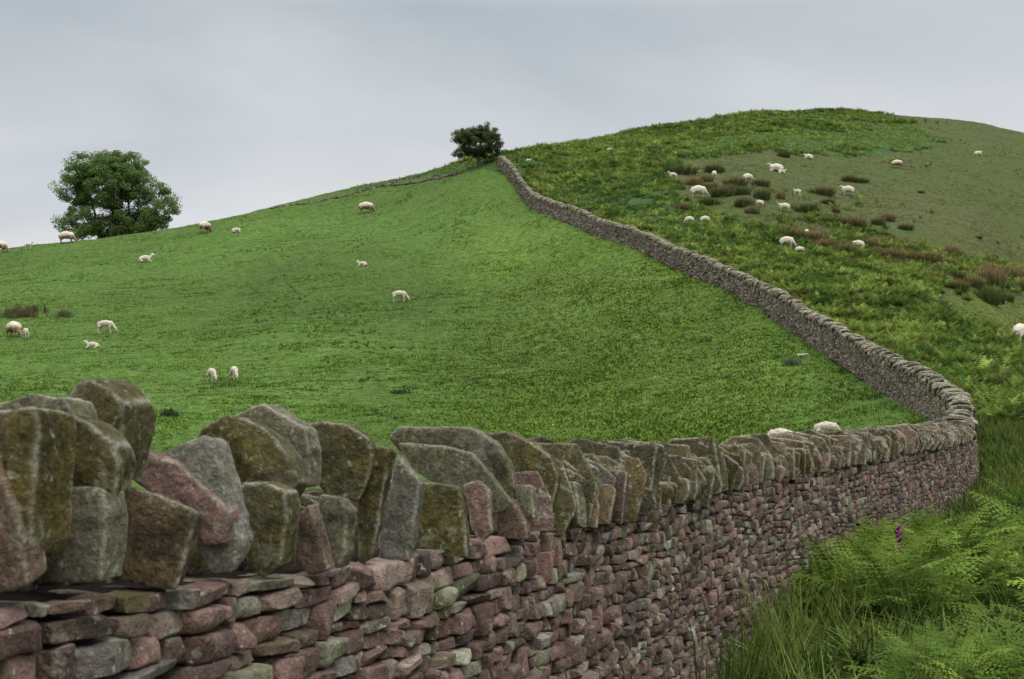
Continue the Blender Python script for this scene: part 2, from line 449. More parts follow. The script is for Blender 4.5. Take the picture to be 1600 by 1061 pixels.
def coursed_face(s0, s1, sgn, rows, mean_l, n, seed, rough, detail_s=None, pg=.16, pk=.14):
    """stones of one face of the wall between s0 and s1; sgn +1 = camera side"""
    r = np.random.default_rng(seed)
    cen, Tt, Ss, hf = [], [], [], []
    vb = np.sort(np.concatenate([[0, 1], (np.arange(1, rows) + r.uniform(-.22, .22, rows - 1)) / rows]))
    busy = []
    for i in range(rows):
        nb = []; s = s0 + r.uniform(0, .1)
        while s < s1:
            L = mean_l * float(np.clip(r.lognormal(0, .42), .45, 2.3))
            sm = s + L / 2
            if any(a < sm < b for a, b in busy): s += .02; continue
            for a, b in busy:
                if s < a < s + L: L = max(a - s, .03); sm = s + L / 2
            dbl = (r.uniform() < .09 and i < rows - 1 and L < mean_l * 1.3)
            w0, w1 = vb[i], vb[i + 2 if dbl else i + 1]
            wob = lambda v, q: v + (.018 * math.sin(sm * 1.9 + v * 7 + seed) + .012 * math.sin(sm * 5.3 + v * 11)) * (0 if v in (0, 1) else 1) * q
            w0, w1 = wob(w0, 1), wob(w1, 1)
            if dbl: nb.append((s - .005, s + L + .005))
            x, y, tx, ty = wall_at(sm); zb, zt = wall_base(sm), wall_top(sm)
            h = (w1 - w0) * (zt - zb); zc = zb + (w0 + w1) / 2 * (zt - zb)
            hw = HW_B + (HW_T - HW_B) * (w0 + w1) / 2
            nx, ny = ty * sgn, -tx * sgn
            po = r.uniform(-.022, .012)
            dp = .08
            gap = r.uniform(.002, .007)
            cen.append((x + nx * (hw - dp + po), y + ny * (hw - dp + po), zc))
            Tt.append((tx, ty, 0)); Ss.append((nx, ny, 0)); hf.append((L / 2 - gap, dp, h / 2 - gap * .7))
            s += L
        busy = nb
    cen, Tt, Ss, hf = map(np.array, (cen, Tt, Ss, hf))
    cols_ = stone_cols(r, len(cen), pg, pk)
    return bake_stones(cen, Tt, Ss, hf, n, cols_, seed, rough)

# ------------------------------------------------------------------ stone materials
def stone_mat(name, moss_amt, pale_amt, fine=1.0):
    m = Mat(name, .92, .15)
    c = m.attr('tint')
    big = m.noise(5 * fine, 5, .6); med = m.noise(22 * fine, 5, .65); fin = m.noise(90 * fine, 4, .7)
    c = m.mix(1, c, m.ramp(big, [(.3, .68), (.7, 1.35)]), 'MULTIPLY')
    c = m.mix(1, c, m.ramp(med, [(.3, .70), (.7, 1.32)]), 'MULTIPLY')
    c = m.mix(1, c, m.ramp(fin, [(.3, .68), (.7, 1.32)]), 'MULTIPLY')
    mo = m.noise(3.2 * fine, 5, .65, dist=.4)
    c = m.mix(m.ramp(mo, [(.60 - moss_amt * .3, 0), (.72 - moss_amt * .25, .85)]), c, (.078, .072, .020))
    li = m.noise(13 * fine, 6, .7, dist=.3)
    c = m.mix(m.ramp(li, [(.61 - pale_amt * .08, 0), (.66 - pale_amt * .08, .7)]), c, (.26, .245, .175))
    wh = m.noise(34 * fine, 3, .6)
    c = m.mix(m.ramp(wh, [(.66, 0), (.70, .8)]), c, (.46, .44, .38))
    c = m.mix(m.ramp(m.noise(8 * fine, 5, .7), [(.36, .6), (.45, 0)]), c, (.05, .038, .03))
    m.color(c)
    m.bump(m.math('ADD', med, m.math('MULTIPLY', fin, .45)), 1.0, .022)
    return m
MB_ = stone_mat("red_sandstone", .12, .5); M_body = MB_.m
M_far = stone_mat("weathered_stone", .10, .7, .6).m

# coping stone: moss on the faces, pale lichen along the edges
mc = Mat("mossy_coping_stone", .93, .12)
c = mc.attr('tint')
b1 = mc.noise(4.5, 5, .62, dist=.3); b2 = mc.noise(24, 5, .68); b3 = mc.noise(100, 4, .7)
c = mc.mix(1, c, mc.ramp(b2, [(.3, .65), (.7, 1.35)]), 'MULTIPLY')
mossf = mc.math('MULTIPLY', mc.ramp(b1, [(.28, 0), (.50, 1)]), mc.attr('moss', True))
c = mc.mix(mossf, c, mc.mix(mc.ramp(mc.noise(16, 4, .7), [(.35, 0), (.65, 1)]), (.034, .029, .010), (.115, .095, .026)))
b4 = mc.noise(9, 6, .72, dist=.5)
ed = mc.math('MULTIPLY', mc.attr('edge', True), mc.ramp(mc.noise(14, 5, .7), [(.36, .0), (.56, 1)]))
c = mc.mix(mc.ramp(b4, [(.57, 0), (.63, .6)]), c, (.23, .21, .14))
c = mc.mix(mc.ramp(mc.noise(26, 5, .75, dist=.6), [(.60, 0), (.66, .55)]), c, (.31, .285, .205))
c = mc.mix(mc.math('MULTIPLY', ed, .9), c, (.38, .345, .265))
c = mc.mix(mc.ramp(mc.noise(30, 3, .6), [(.64, 0), (.70, .7)]), c, (.36, .35, .28))
c = mc.mix(mc.ramp(mc.noise(5.5, 5, .7), [(.36, .7), (.46, 0)]), c, (.040, .034, .022))
c = mc.mix(1, c, mc.ramp(b3, [(.32, .72), (.68, 1.4)]), 'MULTIPLY')
c = mc.mix(1, c, mc.ramp(mc.noise(42, 5, .8, dist=.8), [(.33, .75), (.60, 1.45)]), 'MULTIPLY')
mc.color(c); mc.bump(mc.math('ADD', mc.math('ADD', b2, mc.math('MULTIPLY', b3, .5)), mc.math('MULTIPLY', mc.noise(48, 5, .8, dist=.8), .7)), 1.0, .03)
M_cope = mc.m

def clean_poly(P, n, soft=1):
    P = np.asarray(P, float)
    for _ in range(soft):
        Q = np.roll(P, -1, 0); P = np.stack([P * .91 + Q * .09, P * .09 + Q * .91], 1).reshape(-1, 2)
    Q = np.vstack([P, P[:1]]); L = np.concatenate([[0], np.cumsum(np.hypot(*np.diff(Q, axis=0).T))])
    t = np.linspace(0, L[-1], n, endpoint=False)
    return np.stack([np.interp(t, L, Q[:, 0]), np.interp(t, L, Q[:, 1])], 1)

def slab(poly, T, O, A, B, E, n=44, seed=0, rough=.012, bev=.016, chops=4, dome=.01, soft=1, yawback=0):
    """a stone: outline poly (along A, B), thickness T along E"""
    P = clean_poly(poly, n, soft); c0 = P.mean(0); R = P - c0
    size = np.abs(R).max()
    bv = min(bev, T * .3, size * .3)
    k = 1 - bv / size
    prof = [(.35, -dome), (.7, -dome * .6), (max(.8, k - .016 / size), -dome * .2), (k, 0), (1 - (1 - k) * .3, bv * .3), (1.0, bv)]
    ms_ = max(2, int(T / .035))
    for q in range(1, ms_): prof.append((1.0 + .015 * math.sin(q * 2.1 + seed), bv + (T - 2 * bv) * q / ms_))
    prof += [(1.0, T - bv), (1 - (1 - k) * .3, T - bv * .3), (k, T), (.6, T + dome * .5)]
    edge = []
    rings = []
    for j, (sc_, e_) in enumerate(prof):
        rings.append(np.concatenate([c0 + R * sc_, np.full((n, 1), e_)], 1)); edge.append(1.0 if 3 <= j <= 4 or j in (len(prof) - 4, len(prof) - 3, len(prof) - 2) else 0.0)
    L = np.concatenate(rings + [[[*c0, -dome]], [[*c0, T + dome * .5]]])
    eg = np.concatenate([np.repeat(edge, n), [0, 0]])
    nr_ = len(prof)
    r = np.random.default_rng(seed + 500)
    lc = np.array([c0[0], c0[1], T / 2]); Lc = L - lc
    hs = np.array([np.abs(R[:, 0]).max(), np.abs(R[:, 1]).max(), T / 2])
    for q in range(chops):
        d = r.normal(size=3) * np.array([.6, .6, 1.1]); d /= np.linalg.norm(d)
        sup = np.percentile(Lc @ d, 99.5) * r.uniform(.78, .97)
        e_ = np.maximum(Lc @ d - sup, 0); Lc = Lc - e_[:, None] * d * .9
        eg = np.where((e_ > 0) & (e_ < .006), 1, eg)
    L = Lc + lc
    W = np.asarray(O) + L[:, 0:1] * A + L[:, 1:2] * B + L[:, 2:3] * E
    for ax in range(3):
        W[:, ax] += rough * fbm(W[:, 0] * 7, W[:, 1] * 7, W[:, 2] * 7, seed=seed + ax * 13, oct=4) * 1.6
    a = np.arange(n); b = (a + 1) % n
    Q = np.concatenate([np.stack([j * n + a, j * n + b, (j + 1) * n + b, (j + 1) * n + a], 1) for j in range(nr_ - 1)])
    c1 = nr_ * n; c2 = c1 + 1
    T1 = np.stack([np.full(n, c1), b, a], 1); T2 = np.stack([np.full(n, c2), (nr_ - 1) * n + a, (nr_ - 1) * n + b], 1)
    ar = .5 * np.sum(P[:, 0] * np.roll(P[:, 1], -1) - P[:, 1] * np.roll(P[:, 0], -1))
    hand = np.dot(np.cross(A, B), E) * ar
    if hand < 0: pass
    flip = hand < 0
    # outward for hand>0: E is thickness direction away from front, front normal is -E
    if flip: Q, T1, T2 = Q[:, ::-1], T1[:, ::-1], T2[:, ::-1]
    return W, Q, np.concatenate([T1, T2]), eg

def rock(poly, T, O, A, B, E, vox, seed, rough=.005, shrink=(.84, 1.0), bulge=.10):
    """an angular split stone: the hull of a jittered outline and a smaller back face, re-meshed and roughened;
    returns points, quads, edge wear 0..1"""
    r = np.random.default_rng(seed + 900)
    P = np.asarray(poly, float); c0 = P.mean(0); R = P - c0
    pts = [(*(c0 + q), r.uniform(0, .10) * T) for q in R]
    for q in range(3):
        a = r.uniform(0, 6.28); f = r.uniform(.25, .62); i = r.integers(0, len(R)); j = (i + r.integers(1, len(R))) % len(R)
        g = r.uniform(0, 1); pts.append((*(c0 + (R[i] * g + R[j] * (1 - g)) * f), -r.uniform(0, bulge) * T))
    for q in R: pts.append((*(c0 + q * r.uniform(*shrink)), T * r.uniform(.75, 1.05)))
    bm = bmesh.new()
    for p in pts: bm.verts.new(p)
    bmesh.ops.convex_hull(bm, input=bm.verts)
    for v_ in [v_ for v_ in bm.verts if not v_.link_faces]: bm.verts.remove(v_)
    bmesh.ops.dissolve_limit(bm, angle_limit=math.radians(7), verts=bm.verts, edges=bm.edges)
    bm.normal_update()
    seg = [(np.array(e.verts[0].co), np.array(e.verts[1].co)) for e in bm.edges if len(e.link_faces) == 2 and e.calc_face_angle(0) > math.radians(38)]
    bmesh.ops.bevel(bm, geom=list(bm.edges), offset=min(.006, T * .08), segments=1, affect='EDGES', clamp_overlap=True)
    me = bpy.data.meshes.new('t'); bm.to_mesh(me); bm.free()
    o = bpy.data.objects.new('t', me); col.objects.link(o); m1 = o.modifiers.new('r', 'REMESH'); m1.mode = 'VOXEL'; m1.voxel_size = vox
    dg = bpy.context.evaluated_depsgraph_get(); dg.update()
    m2 = o.evaluated_get(dg).to_mesh(); n_ = len(m2.vertices)
    V = np.empty(n_ * 3, np.float32); m2.vertices.foreach_get('co', V); V = V.reshape(-1, 3).astype(float)
    Q = np.empty(len(m2.polygons) * 4, np.int32); m2.polygons.foreach_get('vertices', Q); Q = Q.reshape(-1, 4)
    bpy.data.objects.remove(o); bpy.data.meshes.remove(me)
    dmin = np.full(n_, 9.0)
    for a, b in seg:
        ab = b - a; t = np.clip(((V - a) @ ab) / (ab @ ab + 1e-9), 0, 1); dmin = np.minimum(dmin, np.linalg.norm(V - (a + t[:, None] * ab), axis=1))
    eg = np.exp(-(dmin / max(.0065, vox * .95)) ** 2)
    W = np.asarray(O) + V[:, 0:1] * A + V[:, 1:2] * B + V[:, 2:3] * E
    X, Y, Z = W[:, 0].copy(), W[:, 1].copy(), W[:, 2].copy()
    chip = np.clip(fbm(X * 16, Y * 16, Z * 16, seed=seed, oct=2), 0, 1) * eg
    for k_, ax in enumerate((A, B, E)):
        W += np.asarray(ax) * (rough * (fbm(X * 9, Y * 9, Z * 9, seed=seed + k_ * 13, oct=4) + .5 * fbm(X * 38, Y * 38, Z * 38, seed=seed + k_ * 7, oct=2)) * 1.8)[:, None]
    cw = W.mean(0); W = W + (cw - W) * (chip * .05)[:, None]
    if np.dot(np.cross(A, B), E) < 0: Q = Q[:, ::-1]
    return W, Q, np.zeros((0, 3), int), eg

# ------------------------------------------------------------------ the dry stone wall
wall = empty('dry_stone_wall', (float(WP[4][0]), float(WP[4][1]), -1.6))
tag(wall, 'long dry stone wall of red sandstone with upright coping stones, curving from the foreground up the hill', 'stone wall')
W0 = np.array(wall.location)
S_T = s_of_y(23.0)
# core: filling behind the stones, coloured near-black so the gaps look shaded
ss = np.linspace(0, WLEN, 500); x, y, tx, ty = wall_at(ss); zb, zt = wall_base(ss), wall_top(ss)
cv = []
for off, zz in ((-(HW_B - .085), zb), (-(HW_T - .085), zt - .0), ((HW_T - .085), zt - .0), ((HW_B - .085), zb)):
    cv.append(np.stack([x + ty * off, y - tx * off, zz], 1))
cv = np.stack(cv, 1).reshape(-1, 3) - W0
i = np.arange(499); fq = np.concatenate([np.stack([i * 4 + k_, i * 4 + k_ + 1, i * 4 + 5 + k_, i * 4 + 4 + k_], 1) for k_ in range(3)])
fq = np.concatenate([fq, [[0, 3, 2, 1], [1996, 1997, 1998, 1999]]])
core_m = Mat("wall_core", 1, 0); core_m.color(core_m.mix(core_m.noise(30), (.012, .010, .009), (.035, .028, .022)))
make_mesh('rubble_core', cv, fq, core_m.m, parent=wall)

def add_face(name, args, mat):
    Vs, Fs, Cs, o = [], [], [], 0
    for a in args:
        v, f, c_ = coursed_face(*a); Vs.append(v); Fs.append(f + o); Cs.append(c_); o += len(v)
    return make_mesh(name, np.vstack(Vs) - W0, np.vstack(Fs), mat, {'tint': np.vstack(Cs)}, parent=wall, sharp=32)
sA, sB, sC = s_of_y(5.2), s_of_y(12.0), s_of_y(25.5)
add_face('outer_face', [(0.4, sA, 1, 25, .130, 8, 11, .008, None, .10, .05), (sA, sB, 1, 23, .090, 5, 12, .007, None, .11, .06), (sB, sC, 1, 20, .085, 3, 13, .006, None, .14, .1)], M_body)
add_face('inner_face', [(s_of_y(20.5), s_of_y(60), -1, 15, .17, 3, 14, .012, None, .20, .25), (s_of_y(60), WLEN, -1, 11, .26, 2, 15, .015, None, .20, .25), (0.4, s_of_y(20.5), -1, 11, .2, 2, 16, .012)], M_far)
add_face('upper_outer_face', [(sC, WLEN, 1, 9, .28, 2, 17, .015)], M_far)

OFF = HW_T + .05
_os = np.linspace(.3, s_of_y(23), 3000); _ox, _oy, _otx, _oty = wall_at(_os); _ox = _ox + _oty * OFF; _oy = _oy - _otx * OFF
_ou = np.where(_oy > .3, 800 + F * _ox / np.maximum(_oy, .3), -1e6)
def s_outer(u): return float(np.interp(u, _ou, _os))

HERO = [   # front outline in photo pixels, thickness, set-back, moss 0..1, tint index, softness
 ([(-150, 640), (-40, 660), (0, 762), (25, 800), (30, 850), (42, 900), (-40, 915), (-150, 900)], .05, 0, .5, 0),
 ([(-90, 645), (0, 636), (48, 632), (56, 655), (54, 720), (50, 800), (44, 850), (26, 872), (8, 800), (-10, 765), (-90, 750)], .10, .02, .95, 1),
 ([(-30, 640), (0, 624), (40, 614), (92, 620), (118, 660), (120, 760), (104, 860), (20, 880), (-20, 780)], .06, .14, .6, 3),
 ([(60, 668), (108, 645), (140, 660), (176, 695), (180, 730), (172, 800), (150, 840), (110, 830), (92, 760)], .06, .0, .95, 2),
 ([(90, 640), (113, 598), (140, 590), (168, 606), (190, 632), (192, 665), (184, 720), (186, 760), (150, 770), (115, 720)], .09, .16, .8, 2),
 ([(95, 760), (140, 756), (156, 764), (166, 800), (164, 850), (158, 888), (50, 893), (92, 845), (98, 800)], .05, .02, .55, 3),
 ([(192, 757), (240, 768), (300, 793), (309, 802), (292, 860), (273, 906), (210, 896), (165, 884), (176, 830)], .04, -.02, .75, 1),
 ([(190, 700), (230, 708), (276, 724), (313, 757), (358, 798), (356, 830), (322, 834), (296, 792), (250, 760), (195, 742)], .05, .05, .1, 0),
 ([(250, 705), (290, 690), (315, 681), (330, 690), (342, 725), (358, 790), (372, 850), (358, 882), (325, 880), (300, 850), (296, 770)], .05, .04, .45, 4),
 ([(300, 690), (312, 664), (350, 650), (385, 652), (420, 675), (448, 710), (470, 750), (446, 780), (380, 765), (350, 720)], .10, .05, .95, 2),
 ([(350, 656), (385, 635), (409, 627), (440, 645), (474, 668), (482, 700), (480, 760), (400, 770)], .06, .26, .6, 3),
 ([(376, 757), (420, 756), (446, 770), (448, 815), (436, 865), (405, 886), (384, 862), (372, 800)], .07, .0, .85, 2),
 ([(470, 662), (500, 657), (545, 662), (578, 688), (584, 715), (572, 755), (556, 785), (505, 775), (478, 730)], .04, .12, .8, 2),
 ([(494, 772), (530, 773), (542, 795), (538, 845), (525, 872), (500, 850)], .04, .0, .5, 3),
 ([(465, 800), (486, 785), (500, 835), (512, 872), (480, 882), (462, 860)], .03, .0, .3, 0),
 ([(586, 695), (612, 699), (598, 760), (580, 855), (558, 866), (556, 800), (566, 740)], .03, .0, .9, 2),
 ([(618, 707), (640, 730), (656, 752), (646, 800), (636, 858), (588, 862), (604, 778)], .03, .0, .35, 5),
 ([(658, 752), (712, 757), (720, 778), (727, 820), (730, 853), (690, 851), (648, 846), (650, 790)], .04, -.02, .95, 2),
 ([(604, 685), (622, 666), (680, 663), (735, 667), (775, 692), (800, 735), (808, 775), (790, 800), (700, 745), (620, 705)], .05, .17, .7, 3),
 ([(618, 692), (690, 695), (735, 708), (765, 740), (804, 790), (780, 803), (735, 765), (665, 750), (632, 722)], .035, .06, .6, 3),
 ([(722, 756), (748, 750), (764, 765), (768, 812), (750, 830), (735, 805)], .04, .0, .2, 0),
 ([(745, 676), (790, 673), (825, 688), (862, 713), (872, 745), (858, 808), (822, 812), (800, 745), (765, 705)], .05, .10, .85, 2),
 ([(852, 770), (860, 738), (880, 716), (902, 735), (913, 780), (916, 806), (898, 838), (870, 838), (856, 815)], .035, .0, .8, 1),
 ([(776, 790), (800, 777), (824, 802), (825, 824), (775, 823)], .035, .0, .5, 0),
 ([(802, 757), (831, 757), (835, 812), (812, 806)], .03, .0, .5, 3),
]
TINT = [RED[1], RED[0], np.array([.13, .115, .075]), np.array([.19, .175, .125]), np.array([.26, .245, .21]), np.array([.16, .15, .13])]
ncope = 0
def cope_obj(W, Q, T3, eg, moss, tint, parent=wall):
    global ncope
    ncope += 1
    n_ = len(W)
    return make_mesh('cope_stone', W - W0, [Q, T3], M_cope, {'tint': np.repeat(np.asarray(tint)[None], n_, 0), 'edge': eg, 'moss': np.full(n_, moss)}, parent=parent, sharp=38)

for k_, (pl, T, back, moss, ti) in enumerate(HERO):
    pl = np.array(pl, float)
    T = T * 1.3 + .02
    lowm = pl[:, 1] > pl[:, 1].max() - 28
    if pl[:, 1].max() > 815: pl[lowm, 1] += 20
    ur = pl[:, 0].max()
    s = s_outer(ur) + back; x, y, tx, ty = [float(q) for q in wall_at(s)]
    lean = .10 * math.sin(k_ * 2.3)
    Wd = np.array([tx * math.cos(lean) - ty * math.sin(lean), ty * math.cos(lean) + tx * math.sin(lean), 0])
    O = np.array([x + ty * OFF, y - tx * OFF, 0])
    nrm = Wd + np.array([0, 0, .10 * math.cos(k_ * 1.7)]); nrm /= np.linalg.norm(nrm)
    D = np.stack([(pl[:, 0] - 800) / F, np.ones(len(pl)), (HZ - pl[:, 1]) / F], 1)
    t = (O @ nrm) / (D @ nrm)
    P3 = D * t[:, None]
    A = np.cross(nrm, [0, 0, 1.0]); A /= np.linalg.norm(A); B = np.cross(A, nrm)
    O2 = P3.mean(0); L = np.stack([(P3 - O2) @ A, (P3 - O2) @ B], 1)
    W, Q, T3, eg = rock(L, T, O2, A, B, nrm, .0055 if y < 4 else .007, k_, .0035)
    cope_obj(W, Q, T3, eg, moss, TINT[ti])

# the rest of the cope: slabs set on edge across the wall
r = np.random.default_rng(77)
def rand_outline(w_, h_, r, ang):
    """irregular angular outline standing on v=0, width w_, height h_"""
    k_ = r.integers(0, 4)
    j = lambda a: r.uniform(-a, a)
    if k_ == 0: P = [(-.5, 0), (.5, 0), (.52, .62 + j(.15)), (.36, .96 + j(.06)), (-.2, 1 + j(.05)), (-.5, .72 + j(.15))]
    elif k_ == 1: P = [(-.46, 0), (.48, .03), (.5, .8 + j(.1)), (.30, 1.0), (-.45, .86 + j(.1))]
    elif k_ == 2: P = [(-.5, 0), (.44, 0), (.56, .45 + j(.1)), (.45, .88 + j(.08)), (0.02, 1.02), (-.4, .9 + j(.1)), (-.54, .4)]
    else: P = [(-.48, 0), (.5, 0), (.47, .95 + j(.07)), (-.1, 1.0 + j(.06)), (-.47, .78 + j(.12))]
    P = np.array(P) + r.uniform(-.04, .04, (len(P), 2))
    return P * [w_, h_]
s = s_outer(880); sE = s_of_y(22.5); stones = []
while s < sE:
    dep = float(wall_at(s)[1])
    T = float(np.clip(r.lognormal(math.log(.085), .45), .04, .2)) * (1 if dep < 16 else .8)
    stones.append((s, T, 0)); s += T * r.uniform(.88, 1.12)
extra = []
s = .25
while s < s_outer(880):     # smaller stones packed on the field side behind the big ones
    extra.append((s, float(r.uniform(.09, .14)), 2)); s += r.uniform(.09, .13)
s = s_outer(860)
while s < sE:          # low wedges filling the outer side of the cope
    extra.append((s, float(r.uniform(.04, .09)), 1)); s += r.uniform(.16, .42)
allst = stones + extra
rest = []
made = []
for (s, T, kind) in allst:
    x, y, tx, ty = [float(q) for q in wall_at(s)]; zt = float(wall_top(s)); dep = y
    yaw = r.normal(.1, .34); lean = r.normal(.16, .22) + (.25 if dep > 18 else 0); roll = r.normal(0, .10)
    E = np.array([tx * math.cos(yaw) - ty * math.sin(yaw), ty * math.cos(yaw) + tx * math.sin(yaw), 0])
    up = np.array([0, 0, 1.0]); E2 = E * math.cos(lean) - up * math.sin(lean); E2 /= np.linalg.norm(E2)
    A = np.cross(E, up); A = A / np.linalg.norm(A); A = A * math.cos(roll) + up * math.sin(roll)
    B = np.cross(A, E2); B = B if B[2] > 0 else -B; B /= np.linalg.norm(B)
    if kind == 2:
        w_, h_ = r.uniform(.24, .30), r.uniform(.17, .23); o_ = -.11
    elif kind == 0:
        w_, h_ = r.uniform(.44, .58), r.uniform(.27, .39) - (.03 if dep > 9 else 0)
        if r.uniform() < .16: h_ *= .72
        o_ = r.normal(0, .02)
    else:
        w_, h_ = r.uniform(.14, .24), r.uniform(.13, .26); o_ = OFF - w_ / 2 + r.uniform(0, .04)
    O = np.array([x + ty * o_, y - tx * o_, zt - .015])
    ti = TINT[r.choice([0, 1, 2, 3, 5], p=[.06, .22, .40, .17, .15])] * r.uniform(.42, .92)
    if r.uniform() < .10: ti = RED[1] * 1.1
    moss = float(np.clip(r.normal(.62, .3), 0, 1)) if dep < 12 else float(np.clip(r.normal(.42, .3), 0, 1))
    n_ = 40 if dep < 10 else 28
    res = rock(rand_outline(w_, h_, r, 0), T, O, A, B, E2, min(.012, .004 + dep * .0007), int(r.integers(1e6)), .003, (.72, 1.0), .22)
    made.append((w_ * h_ / dep ** 2 * (.02 if kind == 2 else 1), res, moss, ti))
made.sort(key=lambda q: -q[0])
room = 100 - ncope
for q in made[:room]: cope_obj(*q[1], q[2], q[3])
rest = made[room:]
# beyond the bend: thin slabs leaning along the wall
far = []
s = sE
while s < WLEN - .1:
    x, y, tx, ty = [float(q) for q in wall_at(s)]; zt = float(wall_top(s)); dep = y
    T = float(r.uniform(.045, .10)) * (1 if dep < 60 else 1.5)
    yaw = r.normal(0, .25); lean = r.normal(.8, .3)
    E = np.array([tx * math.cos(yaw) - ty * math.sin(yaw), ty * math.cos(yaw) + tx * math.sin(yaw), 0]); up = np.array([0, 0, 1.0])
    E2 = E * math.cos(lean) + up * math.sin(lean) * (1 if True else -1); A = np.cross(E, up); A /= np.linalg.norm(A)
    roll = r.normal(0, .05); A2 = A * math.cos(roll) + up * math.sin(roll); B = np.cross(A2, E2); B = B if B[2] > 0 else -B
    O = np.array([x, y, zt - .03]) + A * r.normal(0, .025)
    res = slab(rand_outline(r.uniform(.36, .50), r.uniform(.20, .36), r, 0), T, O, A2, B, E2, n=(16 if dep < 60 else 10), seed=int(r.integers(1e6)), rough=.006, bev=.006, chops=2, dome=0, soft=0)
    c_ = (GRY[r.integers(0, 3)] * np.array([.85, .80, .70])) if r.uniform() < .6 else RED[r.integers(0, 6)] * 1.0
    far.append((0, res, .35, c_ * r.uniform(.25, .95)))
    s += T * r.uniform(.9, 1.4)
def merged_cope(name, lst):
    Vs, Qs, Ts, eg, mo, ti, o = [], [], [], [], [], [], 0
    for _, (W, Q, T3, e_), m_, t_ in lst:
        Vs.append(W); Qs.append(Q + o); Ts.append(T3 + o); eg.append(e_); mo.append(np.full(len(W), m_)); ti.append(np.repeat(np.asarray(t_)[None], len(W), 0)); o += len(W)
    ob = make_mesh(name, np.vstack(Vs) - W0, [np.vstack(Qs), np.vstack(Ts).astype(int)], M_cope, {'tint': np.vstack(ti), 'edge': np.concatenate(eg), 'moss': np.concatenate(mo)}, parent=wall, sharp=38)
    ob['kind'] = 'stuff'; return ob
merged_cope('cope_stones', rest + far)

# ------------------------------------------------------------------ plants: small leaf-sized faces
def place(tv, tf, P, sc_, rz, tilt=None, tcol_=None, cmul=None):
    """copies of one template (tv,tf) merged: P (N,3), scale (N,) or (N,3), turn (N,)"""
    Ns = len(P); sc_ = np.asarray(sc_, float); sc_ = sc_[:, None] * np.ones(3) if sc_.ndim == 1 else sc_
    V = tv[None] * sc_[:, None, :]
    c_, s_ = np.cos(rz)[:, None], np.sin(rz)[:, None]
    X, Y, Z = V[..., 0] * c_ - V[..., 1] * s_, V[..., 0] * s_ + V[..., 1] * c_, V[..., 2]
    if tilt is not None: X = X + Z * tilt[:, 0:1]; Y = Y + Z * tilt[:, 1:2]
    W = np.stack([X, Y, Z], -1) + P[:, None, :]
    Fq = (tf[None] + (np.arange(Ns) * len(tv))[:, None, None]).reshape(-1, tf.shape[1])
    C = None
    if tcol_ is not None: C = (tcol_[None] * cmul[:, None, :]).reshape(-1, 3)
    return W.reshape(-1, 3), Fq, C

def multi(templates, P, sc_, rz, tilt, cmul, seed):
    r = np.random.default_rng(seed); k_ = r.integers(0, len(templates), len(P))
    Vs, Fs, Cs, o = [], [], [], 0
    for i, (tv, tf, tc_) in enumerate(templates):
        m = k_ == i
        if not m.any(): continue
        v, f, c_ = place(tv, tf, P[m], sc_[m], rz[m], tilt[m] if tilt is not None else None, tc_, cmul[m])
        Vs.append(v); Fs.append(f + o); Cs.append(c_); o += len(v)
    return np.vstack(Vs), np.vstack(Fs), np.vstack(Cs)

def leafmat(name, trans=.3, rough=.9, spec=.06, nscale=1.2, amt=.25):
    m = Mat(name, rough, spec); c = m.attr('tint')
    c = m.mix(1, c, m.ramp(m.noise(nscale, 3, .6), [(.3, 1 - amt), (.7, 1 + amt)]), 'MULTIPLY')
    m.color(c)
    if trans: m.translucent(c, trans)
    return m.m
M_leaf = leafmat("bracken_frond", .35); M_grass = leafmat("grass_blades", .2, .9, .05, .8, .3); M_rush = leafmat("rush_stems", .12, .85, .06, 3, .25)

def frond(r, pairs, teeth, L=1.0, droop=.8, elev=1.0):
    """a fern frond: a curved midrib with tapering pinnae, each a toothed comb of leaflets"""
    V, Fc, C = [], [], []
    az = 0
    t = np.linspace(0, 1, 16)
    ang_ = elev - droop * t ** 1.3
    px = np.concatenate([[0], np.cumsum(np.cos(ang_[:-1]) / 15)]) * L; pz = np.concatenate([[0], np.cumsum(np.sin(ang_[:-1]) / 15)]) * L
    def at(q): return np.array([np.interp(q, t, px), 0, np.interp(q, t, pz)]), np.interp(q, t, ang_)
    def tri(a, b, c_, col_):
        k_ = len(V); V.extend([a, b, c_]); Fc.append([k_, k_ + 1, k_ + 2]); C.extend([col_] * 3)
    w_ = .007 * L
    for q in range(5):
        a, _ = at(q / 5); b, _ = at((q + 1) / 5)
        tri(a + [0, -w_, 0], a + [0, w_, 0], b, (1.2, .95, .6))
    start = .22
    for i in range(pairs):
        q = start + (1 - start) * (i + .3) / pairs; p, an = at(q)
        f = (q - start) / (1 - start)
        ln = .36 * L * (1 - f) ** .8 * (.55 + .45 * min(1, f * 4 + .4)) + .02 * L
        fw = np.array([math.cos(an), 0, math.sin(an)]); nrm = np.array([-math.sin(an), 0, math.cos(an)])
        for sd_ in (-1, 1):
            d = fw * .45 + np.array([0, sd_ * 1.0, 0]) + nrm * r.uniform(-.25, .12); d /= np.linalg.norm(d)
            side = np.cross(nrm, d); side /= np.linalg.norm(side)
            sh = r.uniform(.85, 1.15)
            tip = p + d * ln - np.array([0, 0, .12 * ln])
            hw = .5 * (1 - start) / pairs * L * .95
            if teeth == 0:
                tri(p + side * hw * .8, p - side * hw * .8, tip, (sh, sh, sh))
            else:
                for j in range(teeth):
                    g = (j + .2) / teeth; m_ = p + (tip - p) * g; ll = hw * (1.15 - g) * 1.0; bw = ln / teeth * .42
                    dd = (tip - p) / ln
                    for s2 in (-1, 1):
                        tri(m_ - dd * bw, m_ + dd * bw, m_ + side * s2 * ll * 1.25 + dd * bw * 1.2 + nrm * r.uniform(-.004, .006), (sh, sh, sh))
    return np.array(V, float), np.array(Fc), np.array(C, float)

